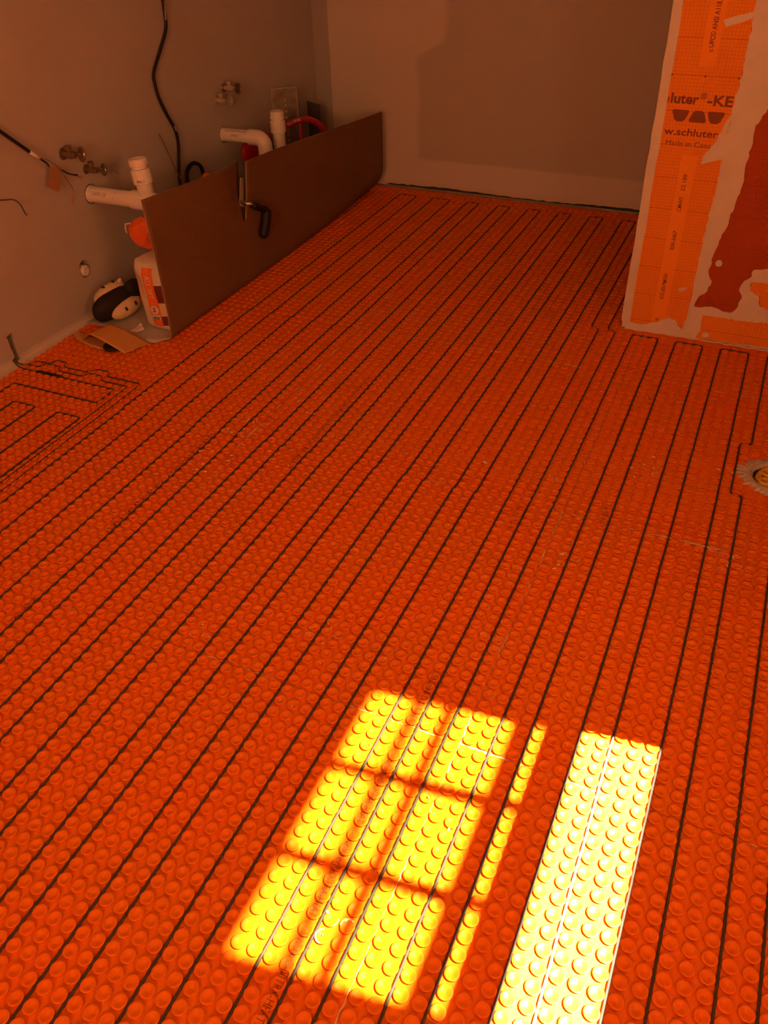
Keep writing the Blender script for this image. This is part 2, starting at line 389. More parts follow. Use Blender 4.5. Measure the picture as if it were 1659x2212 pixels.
mud_r = [(-7.28, Z_TOP), (-7.28, 31.8), (-7.23, 28.87), (-7.21, 26.78), (-7.43, 25.7), (-7.32, 23.51), (-7.42, 20.66), (-7.30, 17.22), (-7.46, 14.52), (-7.5, 10.71), (-7.5, 7.86), (-7.42, 4.56), (-7.5, 2.46), (-7.73, 0.78), (-7.6, 0.2), (-6.1, -0.02), (-5.67, 1.15), (-5.84, 2.24), (-5.81, 2.93),
         (-3, 2.9), (1.13, 3.07), (3, 3.1), (3, 4.5), (0.74, 4.6), (-0.16, 4.9), (-0.6, 6.1), (-1.6, 6.5), (-1.6, 7.5), (0.2, 7.6), (1.5, 7.7), (2, 9.0), (-0.36, 9.17), (-1.79, 8.8), (-1.73, 8.13), (-2.55, 7.2), (-2.68, 6.37), (-2.25, 5.85), (-2.37, 4.53), (-2.83, 3.73), (-3.89, 3.68), (-5.17, 4.07), (-6.1, 3.8), (-6.97, 3.78), (-6.59, 5.17), (-6.12, 5.49), (-5.67, 6.97), (-6.24, 7.93), (-6.15, 9.77), (-5.87, 11.14), (-5.75, 12.25), (-5.38, 13.16), (-5.34, 14.13), (-5.15, 15.51), (-4.91, 17.07), (-4.91, 18.38), (-4.98, 19.71), (-4.81, 21.64), (-4.95, 23.23), (-4.57, 23.81), (-4.19, 24.83), (-3.6, 26.5), (-2.9, 31), (-2.6, 36), (-2.4, Z_TOP)]
obj('mud_coat', *slab(rough_outline(mud_r, 0.32, 0.10, 21), 1, PY - 0.13, PY), M_MUD, wp)
obj('mud_coat', *slab(rough_outline([(-13.9, 0.72), (-12.32, 0.68), (-10.57, 1.31), (-9.55, 1.99), (-8.6, 1.77), (-8.27, 1.2), (-7.73, 0.78), (-6.8, 0.3), (-6.1, -0.05), (-8.7, -0.15), (-12.2, -0.15), (-14.05, -0.12)], 0.5, 0.06, 22), 1, PY - 0.17, PY), M_MUD, wp)
obj('mud_smear', *slab(rough_outline([(-9.9, 32.12), (-9.55, 31.55), (-8.38, 31.92), (-7.4, 32.3), (-7.2, 32.9), (-8.95, 32.47)], 0.4, 0.06, 23), 1, PY - 0.125, PY - 0.05), M_MUD, wp)
obj('mud_smear', *slab(rough_outline([(-7.4, 24.42), (-7.9, 22.81), (-8.37, 21.25), (-9.27, 19.91), (-9.31, 19.11), (-8.2, 19.51), (-7.4, 19.78)], 0.4, 0.07, 24), 1, PY - 0.128, PY - 0.05), M_MUD, wp)
obj('mud_smear', *slab([(-5.38 + 0.36 * math.cos(a), 9.08 + 0.38 * math.sin(a)) for a in np.linspace(0, 6.0, 11)], 1, PY - 0.13, PY - 0.02), M_MUD, wp)
obj('mud_smear', *slab([(-5.04 + 0.38 * math.cos(a), 0.55 + 0.3 * math.sin(a)) for a in np.linspace(0, 6.0, 11)], 1, PY - 0.14, PY - 0.02), M_MUD, wp)
obj('mud_smear', *slab([(-8.6 + 0.42 * math.cos(a), 5.6 + 0.22 * math.sin(a + .5)) for a in np.linspace(0, 6.0, 11)], 1, PY - 0.125, PY - 0.02), M_MUD, wp)
# foot ridge of thinset where the membrane meets the partition
obj('thinset_bead', *tube([(x, PY - 0.15 + 0.08 * math.sin(x * 3.1), -0.12 + 0.05 * math.sin(x * 5)) for x in np.arange(-14.3, 15.9, 0.35)], 0.10, 6), M_MUD, wp)
YF = PY - 0.105
for z0, z1 in ((28.2, 52.0), (1.3, 19.9)):
    obj('plain_band', *slab([(-11.35, z0), (-9.85, z0), (-9.75, z1), (-11.3, z1)], 1, PY - 0.106, PY - 0.05), M_KBAND, ks)
def wall_text(name, body, x, z, w, h, vertical=False, off=0.012, m=M_KINK, y=PY - 0.112):
    a, F = fit_text(body, w, h, off)
    V = [(x - q[1], y, z + q[0]) for q in a] if vertical else [(x + q[0], y, z + q[1]) for q in a]
    if vertical: F = [f for f in F]
    return obj('lettering', V, F, m, ks)
wall_text('l', 'luter', -13.42, 24.72, 2.72, 0.98, off=0.03)
wall_text('l', '®', -10.62, 25.22, 0.62, 0.62, off=0.01)
wall_text('l', '-KE', -9.9, 24.70, 2.45, 0.98, off=0.03)
obj('lettering', *slab([(-13.7, 24.75), (-13.58, 24.75), (-13.58, 25.3), (-13.7, 25.3)], 1, PY - 0.112, PY - 0.108), M_KINK, ks)
wall_text('l', 'w.schluter.c', -13.55, 21.74, 6.1, 0.72, off=0.02)
wall_text('l', 'Made in Canada', -13.2, 20.74, 5.3, 0.50, off=0.0)
wall_text('l', 'c UPC® ANSI A118.', -10.3, 29.45, 4.3, 0.50, True, off=0.02)
wall_text('l', 'ESR-2467', -10.35, 9.95, 2.1, 0.42, True, off=0.02)
wall_text('l', 'ICC-ES PMG®', -10.45, 4.1, 3.1, 0.45, True, off=0.02)
wall_text('l', 'CMWS', -10.4, 14.15, 1.5, 0.42, True)
wall_text('l', '22.189', -10.4, 16.3, 1.7, 0.42, True)
wall_text('l', '10', -10.5, 1.28, 0.46, 0.4, True, off=0.02)
for cx, up in ((-12.25, 1), (-10.5, 0), (-8.82, 1)):
    w0, w1 = (0.9, 0.46) if up else (0.48, 0.92)
    q = [(-w0, 24.18), (w0, 24.18), (w1, 23.08), (-w1, 23.08)]
    bm = bmesh.new(); vv = [bm.verts.new((cx + a, 0, b)) for a, b in q]; bm.faces.new(vv)
    bmesh.ops.bevel(bm, geom=bm.verts[:], offset=0.13, segments=3, affect='VERTICES')
    v, f = from_bm(bm); obj('logo_shape', [(a, PY - 0.112, c) for a, b, c in v], f, M_KINK, ks)
for x in (-13.72, -10.54, -7.42):
    obj('grid_dot', [(x + 0.09 * math.cos(a), PY - 0.112, 27.3 + 0.13 * math.sin(a)) for a in np.linspace(0, 5.6, 8)], [tuple(range(8))], M_KINK, ks)

# ------------------------------------------------------------------ floor membrane: sheets, studs
XE = [-76.0, -44.0, -12.0, 15.8]; YE = [-119.5, -55.5, -29.5, -3.5, 22.5, 48.5, 74.5, 100.2]
def off(x, y):
    """each sheet was laid a little out of register with its neighbour"""
    if x < -44: return (-0.08, -0.35) if y < 22.5 else ((-0.22, -0.30) if y < 48.5 else (-0.12, 0.1))
    if x < -12: return (0.0, 0.0) if y < 22.5 else (0.12, 0.08)
    return (0.0, 0.0) if y < 22.5 else (0.0, 0.05)
for i in range(3):
    for j in range(7):
        x0, x1, y0, y1 = XE[i] + 0.022, XE[i + 1] - 0.022, YE[j] + 0.025, YE[j + 1] - 0.025
        if i == 0: x0 -= 0.12
        if i == 2 and j >= 5: continue
        # ragged cut edges on the perimeter
        def run(a, b, rag):
            n = 40 if rag else 1
            return [(a + (b - a) * k / n, (random.uniform(-0.12, 0.12) if rag else 0.0)) for k in range(n)]
        poly = [(x, y0 + d) for x, d in run(x0, x1, False)] + [(x1 + d, y) for y, d in run(y0, y1, False)] + \
               [(x, y1 + d) for x, d in run(x1, x0, j == 6)] + [(x0 + d, y) for y, d in run(y1, y0, i == 0)]
        obj('membrane_sheet', *slab(poly, 2, Z_BASE - 0.05, Z_BASE), M_MEMB, floor)
if True:   # the sheet in front of the shower partition is cut short at it
    obj('membrane_sheet', *slab([(-11.96, 48.545), (15.8, 48.545), (15.8, 60.25), (-11.96, 60.25)], 2, Z_BASE - 0.05, Z_BASE), M_MEMB, floor)
PROF = [(0.375, -0.16), (0.415, -0.045), (0.425, -0.016), (0.40, 0.0), (0.325, -0.003), (0.275, -0.018), (0.07, -0.110), (0.0, -0.117)]
PROF_FAR = [(0.38, -0.16), (0.422, -0.016), (0.39, 0.0), (0.31, -0.006), (0.0, -0.11)]
def stud_mesh(prof, seg):
    V = []; F = []
    for r, z in prof[:-1]:
        for k in range(seg):
            a = 2 * math.pi * (k + 0.5) / seg; V.append((r * math.cos(a), r * math.sin(a), z))
    V.append((0, 0, prof[-1][1])); n = len(prof) - 1
    for i in range(n - 1):
        for k in range(seg):
            a = i * seg + k; b = i * seg + (k + 1) % seg; F.append((a, b, b + seg, a + seg))
    for k in range(seg): F.append(((n - 1) * seg + k, (n - 1) * seg + (k + 1) % seg, len(V) - 1))
    return np.array(V), F
def in_view(x, y, m=0.0):
    d = CAMR.to_3x3().inverted() @ (Vector((x, y, 0)) - CAM)
    if d.z > -1: return None
    u = 829.5 + 1802.9 * d.x / -d.z; v = 1106 - 1802.9 * d.y / -d.z
    return (-d.length) if (-m < u < 1659 + m and -m < v < 2212 + m) else None
DRAIN = (4.65, 34.8)
studs = []
for kx in range(-76, 15):
    for ky in range(-44, 100):
        x, y = kx + 0.5, float(ky)
        ox, oy = off(x, y); x += ox; y += oy
        if x < -75.9 or y > 99.3: continue
        if y > PY - 0.6 and x > -15.3: continue
        if (x - DRAIN[0]) ** 2 + (y - DRAIN[1]) ** 2 < 3.25 ** 2: continue
        studs.append((x, y))
seen = sorted([(in_view(x, y), i) for i, (x, y) in enumerate(studs) if in_view(x, y) is not None], reverse=True)
near = set(i for _, i in seen[:300])
sv, sf = stud_mesh(PROF, 18)
stud_me = bpy.data.meshes.new('membrane_stud'); stud_me.from_pydata((sv * S).tolist(), [], sf); stud_me.materials.append(M_MEMB)
stud_me.polygons.foreach_set('use_smooth', [True] * len(stud_me.polygons)); stud_me.update()
fo = ORG['floor']
for i in sorted(near):
    o = bpy.data.objects.new('membrane_stud', stud_me); C.objects.link(o); o.parent = floor
    o.location = Vector((np.array([studs[i][0], studs[i][1], 0]) - fo) * S)
def field(ids, prof, seg, name):
    v, f = stud_mesh(prof, seg); f4 = [q for q in f if len(q) == 4]; f3 = [q for q in f if len(q) == 3]
    n = len(ids); P = np.array([(studs[i][0], studs[i][1], 0) for i in ids])
    V = (v[None] + P[:, None] - fo).reshape(-1, 3) * S
    o4 = (np.array(f4)[None] + (np.arange(n) * len(v))[:, None, None]).reshape(-1, 4)
    o3 = (np.array(f3)[None] + (np.arange(n) * len(v))[:, None, None]).reshape(-1, 3)
    me = bpy.data.meshes.new(name); me.vertices.add(len(V)); me.vertices.foreach_set('co', V.ravel())
    loops = np.concatenate([o4.ravel(), o3.ravel()]); me.loops.add(len(loops)); me.loops.foreach_set('vertex_index', loops)
    st = np.concatenate([np.arange(len(o4)) * 4, len(o4) * 4 + np.arange(len(o3)) * 3])
    tot = np.concatenate([np.full(len(o4), 4), np.full(len(o3), 3)])
    me.polygons.add(len(st)); me.polygons.foreach_set('loop_start', st); me.polygons.foreach_set('loop_total', tot)
    me.polygons.foreach_set('use_smooth', np.ones(len(st), bool)); me.materials.append(M_MEMB); me.update(calc_edges=True); me.validate()
    return me
rest = [i for i in range(len(studs)) if i not in near]
nr = [i for i in rest if studs[i][1] < 26]; fr = [i for i in rest if studs[i][1] >= 26]
m1 = field(nr, PROF, 16, 'membrane_stud_field'); m2 = field(fr, PROF_FAR, 12, 'far')
bm = bmesh.new(); bm.from_mesh(m1); bm.from_mesh(m2); bm.to_mesh(m1); bm.free(); bpy.data.meshes.remove(m2)
sfo = bpy.data.objects.new('membrane_stud_field', m1); C.objects.link(sfo); sfo.parent = floor; sfo['kind'] = 'stuff'
def stud_h(x, y):
    for kx in (0, ):
        ox, oy = off(x, y); rx = (x - 0.5 - ox) - round(x - 0.5 - ox); ry = (y - oy) - round(y - oy); r = math.hypot(rx, ry)
    pr = [(0.0, -0.117), (0.07, -0.110), (0.275, -0.018), (0.325, -0.003), (0.40, 0.0), (0.425, -0.016), (0.43, -0.155), (9, -0.16)]
    for (a, b), (c, d) in zip(pr[:-1], pr[1:]):
        if r <= c: return b + (d - b) * (r - a) / (c - a)
    return -0.16
# thinset squeezed up through the joints, and smeared rings and flecks left on the studs
def seam_ribbon(axis, c, a0, a1, dens, wmax, seed, zr=-0.13):
    r = random.Random(seed); V = []; F = []; t = a0; live = False; prev = None
    while t < a1:
        g = r.random(); n = r.randint(4, 14) if g < dens else 0
        if n == 0: t += r.uniform(0.5, 2.5); continue
        base = len(V); w0 = r.uniform(0.25, 1.0) * wmax
        for k in range(n):
            w = w0 * math.sin(math.pi * (k + 0.6) / (n + 0.2)) * r.uniform(0.5, 1.1); m_ = c + r.uniform(-0.05, 0.05)
            for sgn in (-1, 1):
                V.append((m_ + sgn * w, t, zr + r.uniform(-.01, .01)) if axis == 0 else (t, m_ + sgn * w, zr + r.uniform(-.01, .01)))
            t += r.uniform(0.18, 0.4)
        for k in range(n - 1):
            q = (base + 2 * k, base + 2 * k + 1, base + 2 * k + 3, base + 2 * k + 2); F.append(q if axis == 1 else q)
        t += r.uniform(0.05, 0.8)
    o = obj('thinset_seam', V, F, M_SMEAR, floor); return o
M_SMEAR = mat('dried_thinset', (0.80, 0.56, 0.31), 0.9, spec=0.1)
for a in ((0, -12.0, -30, 20, .5, .07, 1), (0, -12.0, 20, 59, .6, .07, 14, -.05), (0, -43.9, 18, 46, .85, .20, 2, -.02), (0, -43.9, 46, 80, .6, .12, 15, -.02), (1, -3.5, -21, -9.5, .8, .13, 3), (1, -3.5, -9, 14, .35, .06, 4), (1, 22.5, -12, -4, .85, .10, 5, -.05), (1, 22.5, -4, 14, .95, .22, 6, -.03), (1, 22.5, -58, -44, .8, .13, 7, -.03),
          (1, 48.5, -41, -17, .85, .17, 8, -.01), (1, 48.5, -9, 5, .7, .13, 9, -.02), (1, -3.5, -60, -22, .25, .06, 10), (1, 22.5, -43, -13, .25, .06, 12, -.06), (1, 74.5, -60, -15, .35, .08, 13, -.02)):
    seam_ribbon(*a)
def stud_ring(x, y, a0, a1, w, k):
    V = []; F = []; r = random.Random(k); n = 14
    for i in range(n + 1):
        a = a0 + (a1 - a0) * i / n; ww = w * r.uniform(0.4, 1.0)
        for rr in (0.40 - ww, 0.425): V.append((x + rr * math.cos(a), y + rr * math.sin(a), 0.012 - (0.40 - rr) * 0.02))
    for i in range(n): F.append((2 * i, 2 * i + 1, 2 * i + 3, 2 * i + 2))
    obj('thinset_ring', V, F, M_SMEAR, floor)
def fleck(x, y, s, k, z=0.02):
    r = random.Random(k); n = 7; ph = r.uniform(0, 6); el = r.uniform(0.3, 1.0)
    V = []
    for i in range(n):
        a = 2 * math.pi * i / n; q = s * r.uniform(0.5, 1.2); dx, dy = q * math.cos(a), q * el * math.sin(a)
        V.append((x + dx * math.cos(ph) - dy * math.sin(ph), y + dx * math.sin(ph) + dy * math.cos(ph), z))
    V += [(x, y, z + s * 0.35)]
    obj('thinset_fleck', V, [(i, (i + 1) % n, n) for i in range(n)], M_SMEAR, floor)
R_ = random.Random(5)
smears = [(-45.5, 24.5, 3.4, 14), (-43.5, 31, 2.2, 7), (-45.0, 17.5, 3.4, 15), (-10.3, 16.2, 1.7, 6), (-13.4, 13.2, .9, 2), (-13, 5.5, 1.2, 3), (-12.4, 0.8, 1.7, 5), (-14.3, -17.5, 1.0, 3), (-24.6, 1.8, 1.3, 6), (-12.2, -7.8, 1.2, 4), (-6.5, 31, 2.4, 8), (-14, 27.3, .9, 2), (1.3, 21.5, 2.2, 7), (-40, 14.5, 1.4, 3), (-38, 21, 1.5, 4), (-33, -1.6, 1.2, 3), (-40, 30, 2.5, 5), (-56.5, 16, 1.5, 2), (0.6, 33.6, 1.2, 4)]
st_arr = np.array(studs); kk_ = 0
for (sx, sy, sr, sn) in smears:
    d = np.hypot(st_arr[:, 0] - sx, st_arr[:, 1] - sy); idx = [i for i in np.argsort(d) if d[i] < sr + 0.6][:sn]
    for i in idx:
        kk_ += 1
        if R_.random() < 0.5:
            a0 = R_.uniform(0, 6.28); stud_ring(studs[i][0], studs[i][1], a0, a0 + R_.uniform(0.8, 3.6), R_.uniform(0.02, 0.09), kk_)
        if R_.random() < 0.85: fleck(studs[i][0] + R_.uniform(-.4, .4), studs[i][1] + R_.uniform(-.4, .4), R_.uniform(0.06, 0.27) if sy > 10 else R_.uniform(0.04, 0.13), kk_)
for x, y, s_ in ((-20.6, 27.1, .32), (-14.5, 27.4, .2), (-23.5, -5.2, .1), (-19.4, 1.2, .12), (-27.5, 3, .08), (-10.5, -9.5, .14), (-13.2, -13.5, .1), (-17.3, -5.9, .1), (-6.2, 33.9, .22), (-5.8, 29.3, .14), (-38.2, 29.5, .2), (-33.5, 31, .2)):
    kk_ += 1; fleck(x, y, s_, kk_)
for k in range(70):
    x, y = R_.uniform(-55, 8), R_.uniform(-25, 50); fleck(x, y, R_.uniform(0.03, 0.08), 900 + k, stud_h(x, y) + 0.01)
# faint print that runs along some rows of studs
M_PRINT = mat('faint_membrane_print', (0.30, 0.070, 0.010), 0.6)
def floor_text(x, y, length, h):
    a, F = fit_text('Schluter®-DITRA-HEAT', length, h, 0.0)
    bm = bmesh.new(); vv = [bm.verts.new((q[0], q[1], 0)) for q in a]
    for f in F:
        try: bm.faces.new([vv[i] for i in f])
        except ValueError: pass
    for _ in range(2):
        e = [e for e in bm.edges if e.calc_length() > 0.10]
        if not e: break
        bmesh.ops.subdivide_edges(bm, edges=e, cuts=2)
    bmesh.ops.triangulate(bm, faces=bm.faces)
    v, f = from_bm(bm)
    V = [(x + q[1], y - q[0], stud_h(x + q[1], y - q[0]) + 0.006) for q in v]
    obj('lettering', V, f, M_PRINT, floor)
for x, y, L_, h in ((-15.75, 1.2, 4.6, 0.5), (-15.8, -6.4, 4.8, 0.5), (-15.8, -12.5, 4.8, 0.5), (-15.7, -18.2, 4.8, 0.5), (-15.8, 22.1, 3.8, 0.5), (-8.75, 25.2, 3.2, 0.5), (-8.7, 47.4, 4.1, 0.5),
                    (-47.7, 21.8, 8, 0.55), (-47.7, 13.0, 7.6, 0.55), (-37.8, 38, 9, 0.5), (-37.8, 28.5, 9, 0.5), (-47.6, -3.6, 3.0, 0.5)):
    floor_text(x, y, L_, h)

# ------------------------------------------------------------------ heating cable
def route(pts, rad=0.42):
    """polyline with rounded corners, then gently wavy as it is pressed between the studs"""
    P = [np.array(p, float) for p in pts]; out = [P[0]]
    for i in range(1, len(P) - 1):
        a, b, c = P[i - 1], P[i], P[i + 1]
        u = (a - b) / np.linalg.norm(a - b); w = (c - b) / np.linalg.norm(c - b)
        r = min(rad, 0.48 * np.linalg.norm(a - b), 0.48 * np.linalg.norm(c - b))
        for k in range(5):
            t = k / 4; out.append((b + u * r) * (1 - t) ** 2 + b * 2 * t * (1 - t) + (b + w * r) * t * t)
    out.append(P[-1]); return out
def densify(pts, step=1.0, amp=0.02):
    out = []
    for a, b in zip(pts[:-1], pts[1:]):
        n = max(1, int(np.linalg.norm(b - a) / step))
        nrm = np.array([-(b - a)[1], (b - a)[0]]) / (np.linalg.norm(b - a) + 1e-9)
        for k in range(n):
            q = a + (b - a) * k / n
            if k: q = q + nrm * random.uniform(-amp, amp)
            out.append(q)
    out.append(pts[-1]); return out
def col(x, y0, y1):
    """one straight run; steps sideways where it crosses into a shifted sheet"""
    ys = sorted([y for y in YE if min(y0, y1) < y < max(y0, y1)], reverse=y1 < y0); pts = [(x + off(x, y0 + (0.01 if y1 > y0 else -0.01))[0], y0)]
    s = 1 if y1 > y0 else -1
    for y in ys:
        a = off(x, y - s * 0.1)[0]; b = off(x, y + s * 0.1)[0]
        if abs(a - b) > 0.02: pts += [(x + a, y - s * 0.45), (x + b, y + s * 0.45)]
    pts.append((x + off(x, y1 - s * 0.01)[0], y1)); return pts
NB = -41.0; FB = 96.6
path = [(-77.6, 25.6), (-76.6, 25.5), (-75.9, 25.2), (-62.5, 25.2), (-62.5, 22.2), (-74.1, 22.2), (-74.1, NB), (-71.2, NB), (-71.2, 19.15), (-68.2, 19.15), (-68.2, NB), (-65.2, NB), (-65.2, 19.15), (-62.15, 19.15), (-62.15, NB)]
cols = [-59, -56, -53, -50, -47, -45, -42, -40, -37, -35, -32, -30, -27, -25, -22, -20]
up = True
for c in cols:
    path += col(c, NB, FB) if up else col(c, FB, NB); up = not up
path += [(-17, NB), (-17, 58.7), (-18, 59.1), (-18 + .1, FB), (-16, FB), (-16, 59.0), (-15, 58.6), (-15, NB)]
path += [(-13, NB), (-13, 58.6), (-10, 58.6), (-10, NB), (-8, NB), (-8, 58.6), (-5, 58.6), (-5, NB), (-3, NB), (-3, 58.65), (0, 58.65), (0, NB), (2, NB), (2, 30.8), (1, 30.8), (1, 39.4), (2, 39.4), (2, 58.7), (11, 58.7), (11, NB), (7, NB), (7, 26.5), (5, 26.5), (5, NB + 3)]
pl2 = densify(route(path), 1.5, 0.018)
pl3 = [(q[0], q[1], -0.07) for q in pl2]
pl3[0] = (pl3[0][0], pl3[0][1], 0.7); pl3[1] = (pl3[1][0], pl3[1][1], 0.25)
hc = obj('heating_cable', *tube(pl3, 0.086, 6), M_CABLE, smooth=True)
tag(hc, 'dark heating cable looping back and forth across the orange studded floor', 'cable')
obj('splice_sleeve', *tube([(-73.6, 25.2, -0.05), (-73.2, 25.2, -0.02), (-70.4, 25.2, -0.02), (-69.6, 25.2, -0.06)], [0.10, 0.21, 0.21, 0.10], 8), M_BLACK, hc, smooth=True)
def thin_cable(pts, label):
    q = densify(route(pts, 0.4), 1.5, 0.02); z = [0.9, 0.3] + [-0.03] * (len(q) - 2)
    o = obj('sensor_cable', *tube([(a[0], a[1], zz) for a, zz in zip(q, z)], 0.062, 6), M_CABLE, smooth=True)
    tag(o, label, 'cable', 'thin cables leaving the wall notch')
thin_cable([(-77.6, 25.8), (-76.6, 25.9), (-75.6, 26.0), (-75.3, 27.2), (-73.4, 27.25), (-73.2, 28.2), (-71.8, 28.25), (-71.4, 27.2), (-68.0, 27.2), (-67.2, 28.2), (-65.6, 28.2), (-65.3, 27.25), (-60.5, 27.25), (-60.45, 20), (-60.2, NB)],
           'thin dark cable zigzagging from the wall notch, farther of the two')
thin_cable([(-77.6, 25.7), (-76.6, 25.8), (-75.8, 26.0), (-73.9, 26.25), (-73.7, 27.1), (-71.7, 27.1), (-71.4, 26.25), (-67.8, 26.25), (-67.6, 27.1), (-65.7, 27.1), (-65.3, 26.25), (-61.5, 26.25), (-61.5, 20), (-61.2, NB)],
           'thin dark cable zigzagging from the wall notch, nearer of the two')
# raw timber seen in the notch
obj('notch_timber', *box(-79.3, -78.6, 25.8, 26.9, Z_BASE, 4.0), M_WOOD, wl)

# ------------------------------------------------------------------ toilet flange with yellow plug
fl = tag(empty('floor_drain', (DRAIN[0], DRAIN[1], Z_BASE)), 'floor drain set in pale mortar beside the right hand cables', 'drain')
n = 72; V = []; F = []
for r0, z in ((3.55, -0.17), (3.1, 0.0), (2.75, 0.06), (2.35, 0.0), (2.05, -0.3)):
    for k in range(n):
        a = 2 * math.pi * k / n
        j = (0.32 * math.sin(k * 2.9) * random.uniform(0.2, 1) + random.uniform(-0.15, 0.15)) if r0 > 3.0 else random.uniform(-0.03, 0.03)
        V.append((DRAIN[0] + (r0 + j) * math.cos(a), DRAIN[1] + (r0 + j) * 0.88 * math.sin(a), z + random.uniform(-0.02, 0.02)))
for i in range(4):
    for k in range(n): F.append((i * n + k, i * n + (k + 1) % n, (i + 1) * n + (k + 1) % n, (i + 1) * n + k))
obj('mortar_collar', V, F, M_THIN, fl)
dv, df = lathe((DRAIN[0], DRAIN[1], -2.0), (0, 0, 1), [(2.15, 0), (2.15, 1.75), (2.0, 1.75), (2.0, 0.25), (0.01, 0.25)], 40)
obj('drain_pipe', dv, df[:-1], M_CAVSHADE, fl, smooth=False)
yp = tag(empty('drain_plug', (DRAIN[0], DRAIN[1], -1.6)), 'yellow rubber plug pushed into the floor drain', 'plug')
obj('plug_body', *lathe((DRAIN[0], DRAIN[1], -1.7), (0, 0, 1), [(1.75, 0), (1.9, 0.5), (1.88, 1.2), (1.75, 1.55), (1.45, 1.6), (1.3, 1.3), (0.3, 1.15)], 36), M_YELLOW, yp, smooth=True)
def ring(cx, cy, cz, R, r, tilt=0.0, n=26):
    return tube([(cx + R * math.cos(a), cy + R * math.sin(a), cz + tilt * math.cos(a)) for a in np.linspace(0, 2 * math.pi, n)], r, 8)
obj('plug_rim', *ring(DRAIN[0], DRAIN[1], -0.12, 1.5, 0.16), M_YELLOW, yp, smooth=True)
obj('plug_spout', *lathe((DRAIN[0] - 1.05, DRAIN[1] - 1.15, -0.55), (0, 0, 1), [(0.5, 0), (0.52, 0.5), (0.5, 0.72), (0.36, 0.74), (0.3, 0.2), (0.01, 0.2)], 20), M_YELLOW, yp, smooth=True)
obj('plug_web', *tube(smooth_path([(DRAIN[0] - 1.5, DRAIN[1] + 0.5, -0.15), (DRAIN[0] - 0.9, DRAIN[1] - 0.2, 0.0), (DRAIN[0], DRAIN[1] - 0.4, -0.1), (DRAIN[0] + 1.4, DRAIN[1] + 0.2, -0.35)]), 0.2, 8), M_YELLOW, yp, smooth=True)
obj('plug_web', *tube(smooth_path([(DRAIN[0] - 1.0, DRAIN[1] + 1.1, -0.4), (DRAIN[0] - 0.3, DRAIN[1] + 0.6, -0.2), (DRAIN[0] + 0.6, DRAIN[1] + 0.9, -0.3)]), 0.22, 8), M_YELLOW, yp, smooth=True)

HOLE = lathe((DRAIN[0], DRAIN[1], -3.0), (0, 0, 1), [(2.2, 0), (2.2, 4)], 32)
cut(floor, HOLE)
for o in list(floor.children):
    if o.name.startswith('membrane_sheet') and abs(ORG[o.name][0] - 1.9) < 1.5 and abs(ORG[o.name][1] - 35.5) < 3:
        v_, f_ = HOLE; off_ = Vector(ORG[o.name]); cut(o, (v_, f_))

# ------------------------------------------------------------------ bent protection board
def board_pt(y, s, y_pos=None):
    """s: 0 at the wall edge, 1 at the fold foot, 2 at the top edge"""
    t = (y - 37.5) / (97 - 37.5)
    R = 0.8 + 9.0 * max(0, t - 0.42) ** 1.7                   # fold gets rounder towards the far end
    xf = -63.35 + 1.2 * t * t; H = 16.5 - 3.9 * t
    lean = -0.55 + 0.5 * t
    x0 = XW(y) + 0.6
    La = (xf - R) - x0; Lb = R * math.pi / 2; Lc = H - R
    if s <= 1: return (x0 + La * s, 0.02, 0.0)
    u = (s - 1) * (Lb + Lc)
    if u < Lb:
        a = u / R; return (xf - R + R * math.sin(a), 0.02 + R - R * math.cos(a), 0.0)
    h = (u - Lb) / Lc
    return (xf + lean * h * h * 1.0 + 0.18 * math.sin(t * 9) * h, 0.02 + R + Lc * h, h)
ny = 90; ss = [0, 0.25, 0.5, 0.75, 0.93, 1.0] + [1 + 0.02 * k for k in range(1, 12)] + list(np.linspace(1.26, 2.0, 26))
ysl = np.linspace(37.3, 96.6, ny); SL = 56.8; HS = 0.52; si = int(np.argmin(abs(ysl - SL)))
def board_surface(thick):
    V = []; idx = {}; F = []
    def P(yi, sj, side):
        key = (yi, sj, side)
        if key in idx: return idx[key]
        y = ysl[yi]; s = ss[sj]; x, z, h = board_pt(y, s)
        yy = y
        if s <= 1.0:   # rounded near corner of the tongue lying on the floor
            d = max(0, 2.2 - (y - 37.3)); yy = y - 1.6 * (1 if s > 0.62 else max(0, (s - 0.45) / 0.17)) * (d / 2.2) + (1.4 * max(0, (s - 0.88) / 0.12) ** 2 * d / 2.2)
        if s > 1.0 and s < 1.25: yy = y - 0.2 * (1.25 - s) / 0.25 * (1 if yi == 0 else 0)
        sy_ = 55.9 + 1.8 * max(0, (h - HS)) / (1 - HS)
        if h > HS:   # slit cut from the top edge: left lip pushed in, right lip standing out
            g = min(1, (h - HS) / 0.22)
            if side == 'L': x -= 0.9 * g * math.exp(-((SL - y) / 3.0) ** 2)
            if side == 'R': x += 0.35 * g * math.exp(-((y - SL) / 4.0) ** 2); 
            if yi == si: yy = sy_ + (-0.1 if side == 'L' else -0.3 * g)
        elif yi == si: yy = 55.9
        if yi != si and s > 1: yy += (sy_ - SL) * math.exp(-((y - SL) / 3.0) ** 2)
        V.append((x, yy, z)); idx[key] = len(V) - 1; return idx[key]
    for yi in range(ny - 1):
        for sj in range(len(ss) - 1):
            side = 'L' if yi + 1 <= si else 'R'
            def K(a, b):
                h = board_pt(ysl[a], ss[b])[2]
                return side if (a == si and h > HS) else ('L' if a < si else ('R' if a > si else 'C'))
            F.append((P(yi, sj, K(yi, sj)), P(yi + 1, sj, K(yi + 1, sj)), P(yi + 1, sj + 1, K(yi + 1, sj + 1)), P(yi, sj + 1, K(yi, sj + 1))))
    return V, F
bvv, bff = board_surface(0)
board = obj('protection_board', bvv, bff, M_BOARDIN, smooth=True, mats=[M_KRAFT, M_BOARDIN])
